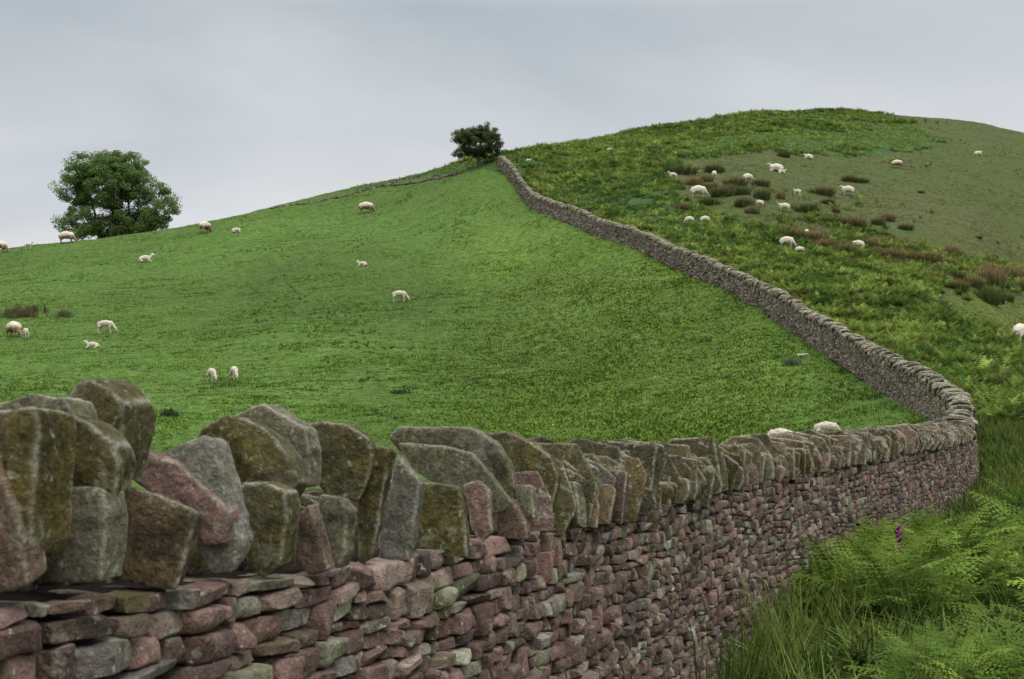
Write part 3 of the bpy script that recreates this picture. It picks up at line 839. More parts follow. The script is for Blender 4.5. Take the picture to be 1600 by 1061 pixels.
def rosette(seed, nf, pairs, teeth, hmin=.7, hmax=1.1, el=(.75, 1.35)):
    r = np.random.default_rng(seed); Vs, Fs, Cs, o = [], [], [], 0
    for i in range(nf):
        v, f, c_ = frond(r, pairs, teeth, r.uniform(hmin, hmax), r.uniform(.6, 1.3), r.uniform(*el))
        a = 2 * math.pi * (i + r.uniform(-.3, .3)) / nf
        roll = r.normal(0, .15)
        y2 = v[:, 1] * math.cos(roll); z2 = v[:, 2] + v[:, 1] * math.sin(roll)
        v = np.stack([v[:, 0] * math.cos(a) - y2 * math.sin(a), v[:, 0] * math.sin(a) + y2 * math.cos(a), z2], 1) + [r.normal(0, .05), r.normal(0, .05), 0]
        sh = r.uniform(.8, 1.2)
        Vs.append(v); Fs.append(f + o); Cs.append(c_ * sh); o += len(v)
    return np.vstack(Vs), np.vstack(Fs), np.vstack(Cs)

def scatter(n, umin, umax, ymin, ymax, seed, power=1.0):
    """random ground points; density per square metre falls with distance ** power"""
    r = np.random.default_rng(seed)
    u = r.uniform(umin, umax, n); q = r.uniform(0, 1, n)
    a = 2 - power
    d = (ymin ** a + q * (ymax ** a - ymin ** a)) ** (1 / a) if abs(a) > 1e-6 else ymin * (ymax / ymin) ** q
    x = (u - 800) / F * d
    return x, d
def ground_pts(x, y, dz=0): return np.stack([x, y, H(x, y) + dz], 1)
def wall_dist(x, y):
    """signed distance to the wall line, + on the right side"""
    P = WC[::8]; out_ = np.empty(len(x))
    for i in range(0, len(x), 20000):
        dx = x[i:i + 20000, None] - P[None, :, 0]; dy = y[i:i + 20000, None] - P[None, :, 1]
        out_[i:i + 20000] = np.sqrt((dx * dx + dy * dy).min(1))
    return np.where(side_right(x, y), out_, -out_)

# --- pasture grass: short tufts over the field and the hill turf
def tuft(seed, nb, h=1.0, w_=.16, spread=.5, lean=.6, segs=1):
    r = np.random.default_rng(seed); V, Fc, C = [], [], []
    for i in range(nb):
        a = r.uniform(0, 2 * math.pi); b = np.array([r.normal(0, spread), r.normal(0, spread), 0]); hh = h * r.uniform(.6, 1.1)
        d = np.array([math.cos(a), math.sin(a), 0]); s_ = np.array([-d[1], d[0], 0]) * w_ * r.uniform(.6, 1.2)
        le = lean * r.uniform(.2, 1); k_ = len(V); g = r.uniform(.8, 1.25)
        if segs == 1:
            V += [b - s_, b + s_, b + d * le * hh + [0, 0, hh]]; Fc.append([k_, k_ + 1, k_ + 2]); C += [(g, g, g)] * 3
        else:
            m_ = b + d * le * hh * .3 + np.array([0, 0, hh * .6])
            V += [b - s_, b + s_, m_ - s_ * .8, m_ + s_ * .8, b + d * le * hh + [0, 0, hh]]
            Fc += [[k_, k_ + 1, k_ + 3], [k_, k_ + 3, k_ + 2], [k_ + 2, k_ + 3, k_ + 4]]; C += [(g * .85,) * 3] * 2 + [(g,) * 3] * 2 + [(g * 1.15, g * 1.05, g)]
    return np.array(V, float), np.array(Fc), np.array(C, float)
tf_ = [tuft(i, 4, 1, .22, .7, .9) for i in range(6)]
x, y = scatter(380000, -60, 1660, 34, 175, 41, 1.35)
dW = wall_dist(x, y)
zn, u_, Y_p = zone_of(x, y)
keep = (zn == 0) & (np.abs(dW) > .4) & (y < pchip(DC_U, DC_D, np.clip(u_, -756, 2356)) + 3)
x, y, u_, Y_p = x[keep], y[keep], u_[keep], Y_p[keep]
r = np.random.default_rng(42)
cl = fbm(x * .5, y * .5, seed=51, oct=3); yl = smooth(600, 850, u_) * smooth(1400, 1150, u_) * smooth(330, 450, Y_p)
mac = fbm(x * .08, y * .14, seed=57, oct=3)
base = np.array([.056, .102, .015]) * (1 + .30 * cl + .45 * mac)[:, None]
yv = np.clip(.30 + .5 * yl + .6 * fbm(x * .8, y * .8, seed=52), 0, 1)[:, None] * r.uniform(0, 1, (len(x), 1)) ** .7
cmul = base * (1 - yv * .75) + np.array([.125, .165, .026]) * yv * .75
cmul = cmul * r.uniform(.75, 1.4, (len(x), 1))
bz = r.uniform(0, 1, (len(x), 1)) < .04; cmul = np.where(bz, np.array([.095, .080, .025]), cmul)
h_ = (.030 + .035 * np.clip(cl + .3, 0, 1) + .022 * yl) * r.uniform(.7, 1.5, len(x))
s3 = np.stack([h_ * 1.9, h_ * 1.9, h_], 1)
v, f, c_ = multi(tf_, ground_pts(x, y, -.01), s3, r.uniform(0, 6.28, len(x)), None, cmul, 1)
g = make_mesh('pasture_grass', v, f, M_grass, {'tint': c_}, smooth_=False); tag(g, 'short bright green grass of the grazed field', 'grass', kind='stuff')

x, y = scatter(120000, 950, 1720, 45, 235, 43, 1.2)
zn, u_, Y_p = zone_of(x, y); keep = (zn == 1); x, y, u_, Y_p = x[keep], y[keep], u_[keep], Y_p[keep]
cl = fbm(x * .35, y * .35, seed=53, oct=3); low = inpoly(u_, Y_p, LOBE)[:, None]
cmul = np.where(low, np.array([.066, .082, .016]), np.array([.056, .070, .015])) * (1 + .3 * cl)[:, None] * r.uniform(.85, 1.2, (len(x), 1))
bq = (r.uniform(0, 1, (len(x), 1)) < .14 + .6 * np.clip(fbm(x * .15, y * .1, seed=54), 0, 1)[:, None]) & ~low
cmul = np.where(bq, np.array([.080, .062, .030]), cmul)
h_ = (.03 + .04 * np.clip(cl + .3, 0, 1)) * r.uniform(.7, 1.5, len(x))
v, f, c_ = multi(tf_, ground_pts(x, y, -.01), np.stack([h_ * 1.7, h_ * 1.7, h_], 1), r.uniform(0, 6.28, len(x)), None, cmul, 2)
g = make_mesh('hill_grass', v, f, M_grass, {'tint': c_}, smooth_=False); tag(g, 'thin olive and straw coloured turf on the open hillside', 'grass', kind='stuff')

# ------------------------------------------------------------------ sheep
# u, foot row, length in photo pixels, heading (deg, 0 = to the right, 90 = away), kind, hidden in plants, label
SHEEP = [
 (-1, 395, 26, 8, 'ewe_brown', 0, 'ewe cut off by the left edge of the picture, on the skyline'),
 (45, 389, 14, 0, 'lamb_up', 0, 'small lamb with its head up on the skyline, near the left edge'),
 (105, 380, 26, 0, 'ewe_brown', 0, 'ewe with a brown underside grazing on the skyline at the foot of the big tree'),
 (321, 364, 26, 65, 'ewe_brown', 0, 'round ewe seen from behind near the ridge, right of the big tree'),
 (370, 363, 17, 5, 'lamb_lie_dark', 0, 'lamb with a dark head lying near the ridge, right of the ewe seen from behind'),
 (573, 333, 25, 0, 'ewe_brown', 0, 'ewe with a dark belly grazing high in the middle of the field'),
 (228, 409, 24, 0, 'lamb_lie', 0, 'cream sheep lying with its white head raised, below the big tree'),
 (566, 416, 18, 160, 'lamb_lie', 0, 'lamb lying curled in the middle of the field, below the high grazing ewe'),
 (625, 473, 27, 0, 'lamb_graze', 0, 'cream lamb grazing alone in the centre of the field'),
 (22, 527, 36, -38, 'ewe_brown', 0, 'ewe with a brown stained chest beside her lamb at the left edge of the field'),
 (40, 529, 24, 125, 'lamb_graze', 0, 'small lamb nuzzling the ewe at the left edge of the field'),
 (166, 522, 32, -8, 'lamb_graze', 0, 'cream lamb grazing above the lamb that lies flat'),
 (144, 544, 24, 180, 'lamb_lie', 0, 'cream lamb lying flat in the grass below the grazing one'),
 (331, 598, 32, -50, 'lamb_graze', 0, 'left one of the two lambs grazing close together just above the wall'),
 (366, 595, 34, -62, 'lamb_graze', 0, 'right one of the two lambs grazing close together just above the wall'),
 (1218, 701, 48, 172, 'lamb_graze', 0, 'sheep of which only the low back shows over the coping stones'),
 (1293, 690, 46, -5, 'lamb_graze', 0, 'sheep whose round back and one ear show over the coping stones'),
 (953, 235, 11, 0, 'lamb_lie', 1, 'tiny white lamb in the upper bracken'),
 (826, 252, 10, 20, 'lamb_lie', 1, 'tiny white lamb in the bracken just beyond the top end of the wall'),
 (1051, 281, 18, 200, 'lamb_up', 1, 'white lamb at the bracken edge left of the long dark rush clump'),
 (1116, 279, 18, 75, 'ewe_graze', 0, 'white sheep seen from behind among the topmost rush clumps'),
 (1169, 285, 22, 40, 'ewe_graze', 0, 'white sheep turned away, grazing right of the brown rush clumps'),
 (1092, 309, 30, 0, 'ewe_graze', 0, 'large white ewe grazing left of the rush clumps'),
 (1186, 323, 17, 170, 'ewe_graze', 1, 'white sheep half hidden behind a brown rush clump'),
 (1077, 349, 17, 190, 'ewe_graze', 1, 'left one of two sheep sunk in the bracken above the wall'),
 (1102, 349, 18, 0, 'ewe_graze', 1, 'right one of two sheep sunk in the bracken above the wall'),
 (1212, 268, 27, 180, 'ewe_lie', 0, 'white ewe lying beside her lamb on the upper turf'),
 (1222, 271, 14, -10, 'lamb_lie', 0, 'lamb lying against the ewe on the upper turf'),
 (1263, 248, 17, 180, 'ewe_lie', 0, 'white sheep lying just under the upper bracken edge'),
 (1246, 307, 18, 115, 'lamb_up', 0, 'small white lamb seen end on in the open turf between rush clumps'),
 (1225, 331, 21, 165, 'ewe_up', 0, 'white sheep with raised head facing left above the lower bracken'),
 (1324, 306, 24, 178, 'ewe_up', 0, 'white ewe standing with raised head, facing left, in the middle of the turf'),
 (1402, 263, 20, -15, 'ewe_brown', 0, 'ewe with a dark brown side grazing high on the right of the hill'),
 (1528, 242, 14, 0, 'ewe_lie', 0, 'lone sheep lying near the right skyline'),
 (1261, 369, 17, 60, 'ewe_graze', 1, 'round white sheep in front of the pale rush band'),
 (1230, 387, 27, -12, 'ewe_graze', 0, 'cream ewe grazing at the left end of the pale rush band'),
 (1250, 397, 18, 10, 'ewe_graze', 1, 'sheep of which only the back shows in the bracken below the rush band'),
 (1340, 391, 24, 175, 'ewe_graze', 1, 'cream sheep with its head behind a brown tussock'),
 (1594, 538, 44, 60, 'ewe_graze', 0, 'big white sheep cut off by the right edge of the picture'),
]
SPOS = []
for q in SHEEP: SPOS.append(hit(q[0], q[1], 30))
def near_sheep(x, y):
    k_ = np.zeros(len(x), bool)
    for (sx, sy, sz), q in zip(SPOS, SHEEP):
        dx, dy = x - sx, y - sy
        k_ |= (np.abs(dx) < (.5 if q[5] else .95)) & (dy > (-.5 if q[5] else -2.4)) & (dy < .8)
    return k_

def sheep_mesh(name, pose, lamb, fleece, face, under=None):
    k_ = .72 if lamb else 1.0; lg = 1.12 if lamb else 1.0
    nodes, edges = [], []
    def nd(p, rad, par=None, ry=None):
        nodes.append((p, rad, ry or rad)); 
        if par is not None: edges.append((par, len(nodes) - 1))
        return len(nodes) - 1
    zb = .30 if pose == 'lie' else .60 * lg
    a = nd((-.05, 0, zb + .035), .285 * k_, None, .27 * k_)
    sh_ = nd((.28, 0, zb + .01), .235 * k_, a); pe = nd((-.36, 0, zb + .01), .225 * k_, a); ru = nd((-.50, 0, zb - .02), .15 * k_, pe)
    if pose == 'graze':
        n1 = nd((.48, 0, zb - .12), .125 * k_, sh_); h1 = nd((.62, 0, zb - .30), .09, n1); mz = nd((.72, 0, zb - .46), .05, h1)
    else:
        n1 = nd((.44, 0, zb + .14), .12 * k_, sh_); h1 = nd((.55, 0, zb + .30), .09, n1); mz = nd((.72, 0, zb + .25), .05, h1)
    hp = nodes[h1][0]
    for s_ in (-1, 1):
        e1 = nd((hp[0] - .03, s_ * .09, hp[2] + .05), .025, h1); nd((hp[0] - .05, s_ * .16, hp[2] + .04), .024, e1)
    nd((-.60, 0, zb - .18), .035, ru)
    if pose == 'lie':
        for s_ in (-1, 1):
            q = nd((.30, s_ * .14, .10), .06, sh_); nd((.52, s_ * .13, .04), .035, q)
            q = nd((-.40, s_ * .18, .12), .08, pe); nd((-.18, s_ * .24, .04), .035, q)
    else:
        for s_ in (-1, 1):
            q = nd((.30, s_ * .11, zb - .25), .07 * k_, sh_); q = nd((.31, s_ * .11, zb - .40), .034, q); nd((.30, s_ * .11, .02), .032, q)
            q = nd((-.42, s_ * .12, zb - .20), .095 * k_, pe); q = nd((-.50, s_ * .12, zb - .36), .036, q); nd((-.45, s_ * .12, .02), .032, q)
    bm = bmesh.new()
    def ball(c_, q):
        g = bmesh.ops.create_icosphere(bm, subdivisions=2, radius=q, matrix=Matrix.Translation(c_))
    for (p, rx, ry) in nodes: ball(Vector(p), rx)
    for i_, j_ in edges:
        pa, ra, pb, rb = Vector(nodes[i_][0]), nodes[i_][1], Vector(nodes[j_][0]), nodes[j_][1]
        nn = max(3, int((pb - pa).length / (.35 * min(ra, rb))))
        for q in range(1, nn): ball(pa.lerp(pb, q / nn), ra + (rb - ra) * q / nn)
    me = bpy.data.meshes.new('t'); bm.to_mesh(me); bm.free()
    o = bpy.data.objects.new('t', me); col.objects.link(o)
    m1 = o.modifiers.new('r', 'REMESH'); m1.mode = 'VOXEL'; m1.voxel_size = .022
    m2 = o.modifiers.new('u', 'SMOOTH'); m2.iterations = 3; m2.factor = .5
    dg = bpy.context.evaluated_depsgraph_get(); dg.update()
    me2 = bpy.data.meshes.new_from_object(o.evaluated_get(dg)); bpy.data.objects.remove(o); bpy.data.meshes.remove(me)
    n_ = len(me2.vertices); V = np.empty(n_ * 3, np.float32); me2.vertices.foreach_get('co', V); V = V.reshape(-1, 3).astype(float)
    Nn = np.empty(n_ * 3, np.float32); me2.vertices.foreach_get('normal', Nn); Nn = Nn.reshape(-1, 3)
    hd = np.minimum(np.linalg.norm(V - np.array(hp), axis=1) / .17, np.linalg.norm(V - np.array(nodes[mz][0]), axis=1) / .17)
    isface = (hd < 1) & (V[:, 0] > .42); isleg = (V[:, 2] < zb - .27) & ~isface if pose != 'lie' else np.zeros(n_, bool)
    wool = ~(isface | isleg)
    V[wool] += Nn[wool] * (.03 * fbm(V[wool, 0] * 12, V[wool, 1] * 12, V[wool, 2] * 12, seed=3, oct=2) + (.01 if lamb else .03))[:, None]
    C = np.where(wool[:, None], fleece, face)
    if under is not None:
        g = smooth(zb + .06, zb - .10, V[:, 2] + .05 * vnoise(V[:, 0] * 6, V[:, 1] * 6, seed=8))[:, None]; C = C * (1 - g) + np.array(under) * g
    me2.vertices.foreach_set('co', V.astype(np.float32).ravel())
    at = me2.attributes.new('tint', 'FLOAT_COLOR', 'POINT'); at.data.foreach_set('color', np.concatenate([C, np.ones((n_, 1))], 1).astype(np.float32).ravel())
    me2.polygons.foreach_set('use_smooth', np.ones(len(me2.polygons), bool))
    me2.materials.clear(); me2.materials.append(M_wool); me2.name = name
    return me2
mw = Mat("wool", .95, .1); c = mw.attr('tint'); c = mw.mix(1, c, mw.ramp(mw.noise(14, 4, .6), [(.3, .78), (.7, 1.2)]), 'MULTIPLY'); mw.color(c); mw.bump(mw.noise(22, 4, .6), .8, .03); M_wool = mw.m
CR, WH, FC, DK = (.50, .42, .33), (.52, .46, .36), (.50, .41, .33), (.10, .065, .045)
KIND = {
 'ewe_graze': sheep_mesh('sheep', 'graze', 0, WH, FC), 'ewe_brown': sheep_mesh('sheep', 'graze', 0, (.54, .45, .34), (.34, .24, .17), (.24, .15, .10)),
 'ewe_up': sheep_mesh('sheep', 'up', 0, WH, FC), 'ewe_lie': sheep_mesh('sheep', 'lie', 0, WH, FC),
 'lamb_graze': sheep_mesh('lamb', 'graze', 1, CR, FC), 'lamb_up': sheep_mesh('lamb', 'up', 1, WH, FC),
 'lamb_lie': sheep_mesh('lamb', 'lie', 1, CR, (.65, .60, .54)), 'lamb_lie_dark': sheep_mesh('lamb', 'lie', 1, CR, DK),
}
r = np.random.default_rng(5)
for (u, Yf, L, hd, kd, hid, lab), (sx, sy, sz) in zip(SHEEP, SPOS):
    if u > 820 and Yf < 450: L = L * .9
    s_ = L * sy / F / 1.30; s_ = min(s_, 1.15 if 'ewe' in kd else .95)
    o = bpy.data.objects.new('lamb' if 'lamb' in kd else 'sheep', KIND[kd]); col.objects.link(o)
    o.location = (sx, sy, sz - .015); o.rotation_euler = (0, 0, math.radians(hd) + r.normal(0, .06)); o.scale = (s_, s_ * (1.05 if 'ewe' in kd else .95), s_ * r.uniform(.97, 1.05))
    tag(o, lab, 'lamb' if 'lamb' in kd else 'sheep', 'sheep grazing beyond the wall' if not side_right(np.array([sx]), np.array([sy]))[0] else 'sheep on the hillside')

# --- bracken over the hill
far_t = [rosette(100 + i, 7, 5, 0, .55, .95, (.8, 1.45)) for i in range(7)]
mid_t = [rosette(200 + i, 8, 9, 0, .6, 1.05, (.7, 1.4)) for i in range(7)]
near_t = [rosette(300 + i, 7, 15, 4, .8, 1.2, (.6, 1.35)) for i in range(6)]
HAW = hit(749, 261, 60)
def bracken(name, n, ymin, ymax, tmpl, seed, hs, power, label, umax=1760, umin=780, dens=1.0):
    r = np.random.default_rng(seed)
    x, y = scatter(n, umin, umax, ymin, ymax, seed, power)
    zn, u_, Y_p = zone_of(x, y); dW = wall_dist(x, y)
    mixed = inpoly(u_, Y_p, MIXED)
    th = fbm(x * .55, y * .55, seed=61, oct=2) + .8 * fbm(x * .12, y * .12, seed=62, oct=2)
    pale_ = inpoly(u_, Y_p, PALE)
    keep = (zn == 2) & ((dW > .5) | (y > 127)) & (r.uniform(0, 1, len(x)) < np.where(pale_, 1.0, .95 + .7 * th)) & (y < pchip(DC_U, DC_D, np.clip(u_, -756, 2356)) + 4)
    keep |= (zn == 1) & mixed & (r.uniform(0, 1, len(x)) < .30 + .6 * th)
    keep |= (zn == 1) & (r.uniform(0, 1, len(x)) < .25 * smooth(.35, .8, th) * smooth(1500, 1350, u_))
    keep &= ~((y < 33) & (u_ > 1500) & (Y_p > 668) & (y > 19))
    keep &= ~near_sheep(x, y)
    keep &= ~((np.abs(x - HAW[0]) < 1.6) & (y > HAW[1] - 7) & (y < HAW[1] + .5))
    x, y, th, u_, Y_p, pale_ = x[keep], y[keep], th[keep], u_[keep], Y_p[keep], pale_[keep]
    lump = fbm(x * .8, y * .8, seed=66, oct=2)
    br_ = np.clip(.45 + .7 * fbm(x * .22, y * .22, seed=63) + .8 * lump + .35 * r.normal(size=len(x)), 0, 1)[:, None]
    cm = np.array([.046, .096, .017]) * (1 - br_) + np.array([.215, .268, .058]) * br_
    pl_ = (pale_[:, None] * .85)
    cm = cm * (1 - pl_) + np.array([.185, .250, .052]) * pl_ * (.8 + .4 * br_)
    cm = cm * r.uniform(.6, 1.4, (len(x), 1))
    hs = np.where(side_right(x, y), hs, hs * .42)
    bw = r.uniform(0, 1, (len(x), 1)) < .04
    cm = np.where(bw, np.array([.10, .07, .035]), cm)
    h_ = hs * r.uniform(.7, 1.2, len(x)) * (1 + .55 * lump) * (.85 + .35 * np.clip(th, -.5, .8)) * np.where(pale_, .62, 1)
    v, f, c_ = multi(tmpl, ground_pts(x, y, -.04), h_, r.uniform(0, 6.28, len(x)), r.normal(0, .12, (len(x), 2)), cm, seed)
    o = make_mesh(name, v, f, M_leaf, {'tint': c_}, smooth_=False); tag(o, label, 'bracken', kind='stuff')
    print(name, len(x), len(f)); return o
bracken('hill_bracken', 80000, 70, 228, far_t, 71, .66, .8, 'green bracken covering the upper hillside beyond the wall', umin=520)
bracken('slope_bracken', 21000, 22, 84, mid_t, 72, .66, .7, 'dense green bracken on the slope along the outer side of the wall', umin=1150)

# --- foreground verge between the camera and the wall: bracken, rushes, long grass
def region(n, poly, seed):
    """ground points whose foot lies in a plan polygon (x, y)"""
    r = np.random.default_rng(seed); P = np.array(poly); lo, hi = P.min(0), P.max(0)
    q = r.uniform(lo, hi, (n, 2)); k_ = inpoly(q[:, 0], q[:, 1], poly); q = q[k_]
    d = wall_dist(q[:, 0], q[:, 1]); q = q[d > .42]; return q[:, 0], q[:, 1]
def fg_bracken(n, poly, hs, seed, name, label, bright=1.0):
    r = np.random.default_rng(seed); x, y = region(n, poly, seed)
    b_ = np.clip(.5 + .9 * fbm(x * .9, y * .9, seed=seed) + .25 * r.normal(size=len(x)), 0, 1)[:, None]
    cm = (np.array([.045, .090, .014]) * (1 - b_) + np.array([.185, .245, .040]) * b_) * bright * r.uniform(.8, 1.2, (len(x), 1))
    h_ = hs * r.uniform(.65, 1.2, len(x))
    v, f, c_ = multi(near_t, ground_pts(x, y, -.03), h_, r.uniform(0, 6.28, len(x)), r.normal(0, .12, (len(x), 2)), cm, seed)
    o = make_mesh(name, v, f, M_leaf, {'tint': c_}, smooth_=False); tag(o, label, 'bracken', kind='stuff'); print(name, len(x), len(f)); return o
fg_bracken(230, [(2.3, 10.4), (3.3, 10.6), (4.7, 14.2), (4.1, 15), (3.1, 13.2)], .74, 81, 'wall_foot_bracken', 'bright green bracken clump growing against the foot of the wall')
fg_bracken(1000, [(3.5, 8.6), (6, 8.8), (10.5, 18.2), (6.6, 18.2), (4.9, 12.8)], .80, 82, 'verge_bracken', 'yellow green bracken in the lower right corner')
fg_bracken(90, [(2.0, 7.0), (3.6, 7.0), (3.6, 8.2), (2.2, 8.2)], .5, 83, 'near_bracken', 'bracken tips at the bottom edge of the picture')
rush_t = [tuft(400 + i, 34, 1, .0048, .07, .32, 2) for i in range(6)]
def fg_rush(n, poly, h0, h1, seed, name, label, cat, ca, cb, tm=None, thin=1.0):
    r = np.random.default_rng(seed); x, y = region(n, poly, seed); h_ = r.uniform(h0, h1, len(x)); q = r.uniform(0, 1, (len(x), 1))
    cm = np.array(ca) * (1 - q) + np.array(cb) * q
    v, f, c_ = multi(tm or rush_t, ground_pts(x, y, -.02), np.stack([np.full(len(x), thin), np.full(len(x), thin), h_], 1), r.uniform(0, 6.28, len(x)), r.normal(0, .18, (len(x), 2)), cm, seed)
    o = make_mesh(name, v, f, M_rush, {'tint': c_}, smooth_=False); tag(o, label, cat, kind='stuff'); return o
fg_rush(300, [(1.0, 7.0), (2.2, 7.0), (3.0, 10.2), (4.9, 14.8), (5.2, 15.4), (4.2, 15.2), (2.6, 12), (1.6, 9.5)], .28, .60, 91, 'wall_foot_rushes', 'dark green rushes along the foot of the near wall', 'rushes', (.042, .068, .014), (.115, .145, .030))
fg_rush(150, [(3.0, 8.5), (3.9, 8.5), (5.6, 14.5), (5.0, 14.8)], .4, .7, 94, 'verge_rushes', 'dark rushes standing between the two bracken clumps', 'rushes', (.042, .068, .014), (.115, .145, .030))
fg_rush(3600, [(4.2, 15), (9.2, 17.5), (15, 33), (10.4, 33), (8.8, 27), (7.2, 22), (5.6, 18)], .24, .50, 92, 'bend_rushes', 'dark green rush bed outside the bend of the wall', 'rushes', (.040, .066, .013), (.100, .130, .028), thin=1.4)
gr_t = [tuft(430 + i, 22, 1, .011, .12, .7, 2) for i in range(6)]
fg_rush(4200, [(.6, 5.5), (4.8, 5.5), (14, 27), (7.5, 27), (4.0, 15), (1.7, 9)], .10, .28, 93, 'verge_grass', 'long rough grass of the verge under the rushes', 'grass', (.045, .080, .014), (.115, .150, .030), gr_t, 1.2)

# ------------------------------------------------------------------ trees
def tube(path, rad, k=6):
    V, Fc = [], []
    path = np.asarray(path, float)
    for i, p in enumerate(path):
        t = path[min(i + 1, len(path) - 1)] - path[max(i - 1, 0)]; t /= np.linalg.norm(t) + 1e-9
        a = np.cross(t, [0.3, 1, 0.1]); a /= np.linalg.norm(a); b = np.cross(t, a)
        for j in range(k):
            q = 2 * math.pi * j / k; V.append(p + rad[i] * (math.cos(q) * a + math.sin(q) * b))
    for i in range(len(path) - 1):
        for j in range(k): Fc.append([i * k + j, i * k + (j + 1) % k, (i + 1) * k + (j + 1) % k, (i + 1) * k + j])
    return np.array(V), np.array(Fc)
mbk = Mat("bark", .95, .1); mbk.color(mbk.mix(mbk.noise(6, 4, .6), (.045, .036, .028), (.10, .085, .065))); mbk.bump(mbk.noise(20), .7, .03)
M_tleaf = leafmat("tree_leaves", .40, .8, .12, .9, .25)
def tree(name, base, lobes, trunk_r, fork_h, lean, ncl, per, spread, leaf, cdark, clight, seed, label, cat):
    """lobes: (dx, dy, dz, rx, ry, rz) relative to the base"""
    r = np.random.default_rng(seed); root = empty(name, base); tag(root, label, cat)
    Lb = np.array(lobes, float); vol = (Lb[:, 3] * Lb[:, 4] * Lb[:, 5]) ** .75; pr = vol / vol.sum()
    cl = []
    while len(cl) < ncl:
        l = Lb[r.choice(len(Lb), p=pr)]; d = r.normal(size=3); d /= np.linalg.norm(d)
        p = l[:3] + d * l[3:] * r.uniform(.35, 1.0) ** .6 * r.uniform(.9, 1.08)
        if p[2] > .6 and all(np.linalg.norm(p - q) > spread * .55 for q in cl[-60:]): cl.append(p)
    cl = np.array(cl)
    fork = np.array([lean[0], lean[1], fork_h])
    nodes = [np.zeros(3), fork * [.4, .4, .5], fork]; par = [-1, 0, 1]
    order = np.argsort(np.linalg.norm(cl - fork, axis=1))
    for i in order:
        t = cl[i]; A_n = np.array(nodes[2:]); dn = np.linalg.norm(A_n - t, axis=1) + .35 * np.linalg.norm(A_n - fork, axis=1) + 1.5 * np.maximum(A_n[:, 2] - t[2], 0)
        j = int(np.argmin(dn)) + 2; m_ = (nodes[j] + t) / 2 + r.normal(0, .08, 3) * np.linalg.norm(nodes[j] - t) + [0, 0, .06]
        nodes.append(m_); par.append(j); nodes.append(t); par.append(len(nodes) - 2)
    w_ = np.zeros(len(nodes)); 
    for i in range(len(nodes) - 1, 0, -1):
        w_[i] += 1; w_[par[i]] += w_[i]
    rad = trunk_r * (w_ / w_[1]) ** .46; rad[0] = trunk_r * 1.35
    Vs, Fs, o = [], [], 0
    for i in range(1, len(nodes)):
        v, f = tube([nodes[par[i]], (nodes[par[i]] + nodes[i]) / 2 + r.normal(0, .02, 3), nodes[i]], [min(rad[par[i]], rad[i] * 1.35), rad[i] * 1.1, rad[i]], 6); Vs.append(v); Fs.append(f + o); o += len(v)
    make_mesh('trunk', np.vstack(Vs), np.vstack(Fs), mbk.m, parent=root)
    n_ = ncl * per; ci = np.repeat(np.arange(ncl), per)
    size = spread * r.uniform(.6, 1.25, ncl)
    d = r.normal(size=(n_, 3)); d /= np.linalg.norm(d, axis=1)[:, None]
    P = cl[ci] + d * (size[ci] * r.uniform(0, 1, n_) ** .45)[:, None] * [1, 1, .72]
    nn = r.normal(size=(n_, 3)) + d * .7 + [0, 0, .6]; nn /= np.linalg.norm(nn, axis=1)[:, None]
    a = np.cross(nn, r.normal(size=(n_, 3))); a /= np.linalg.norm(a, axis=1)[:, None]; b = np.cross(nn, a)
    ls = leaf * r.uniform(.6, 1.3, n_)[:, None]
    V = np.stack([P - a * ls, P + b * ls * .45, P + a * ls, P - b * ls * .45], 1).reshape(-1, 3)
    Fq = np.arange(n_ * 4).reshape(-1, 4)
    tn = (r.uniform(0, 1, ncl)[ci] * .6 + r.uniform(0, 1, n_) * .4)[:, None]
    C = np.array(cdark) * (1 - tn) + np.array(clight) * tn
    make_mesh('crown', V, Fq, M_tleaf, {'tint': np.repeat(C, 4, 0)}, smooth_=False, parent=root)
    return root
def lobes_px(u0, D, base, L):
    """crown lobes read off in photo pixels (u, row, half width, half height, depth factor) -> metres about the base"""
    k_ = D / F
    return [((u - 800) * k_ - base[0], dy, (HZ - Y) * k_ - base[2], rx * k_, max(rx, ry) * k_ * df, ry * k_) for (u, Y, rx, ry, dy, df) in L]
D = 146; bx = (176 - 800) / F * D; bz = float(H(np.array([bx]), np.array([float(D)]))[0]) - .1
base_ = (bx, D, bz)
tree('broadleaf_tree', base_, lobes_px(176, D, base_, [(165, 285, 58, 44, 0, .8), (185, 262, 48, 26, .5, .8), (142, 268, 38, 28, -.5, .7), (247, 322, 30, 36, 0, .8), (112, 300, 28, 30, .3, .7), (128, 348, 32, 26, -.8, .8), (215, 345, 44, 24, .6, .8), (170, 352, 50, 20, 1.5, .9), (210, 290, 36, 30, -.6, .8)]),
     .42, 2.4, (.1, .1), 520, 200, .72, .105, (.075, .130, .036), (.175, .245, .075), 11, 'large spreading green tree standing behind the left ridge of the field', 'tree')
hx, hy, hz_ = hit(749, 261, 60)
base_ = (hx, hy, hz_ - .08)
tree('hawthorn_tree', base_, lobes_px(749, hy, base_, [(745, 222, 33, 22, 0, .9), (735, 212, 24, 13, .2, .9), (760, 208, 20, 14, -.2, .9), (716, 212, 13, 10, 0, 1), (772, 222, 13, 16, 0, 1), (722, 238, 16, 7, .3, 1), (765, 238, 16, 8, .3, 1), (744, 236, 14, 5, -.3, 1)]),
     .17, 1.25, (-.12, 0), 320, 150, .36, .060, (.040, .064, .022), (.110, .140, .048), 12, 'small dark hawthorn tree leaning on the skyline beside the top end of the wall', 'tree')

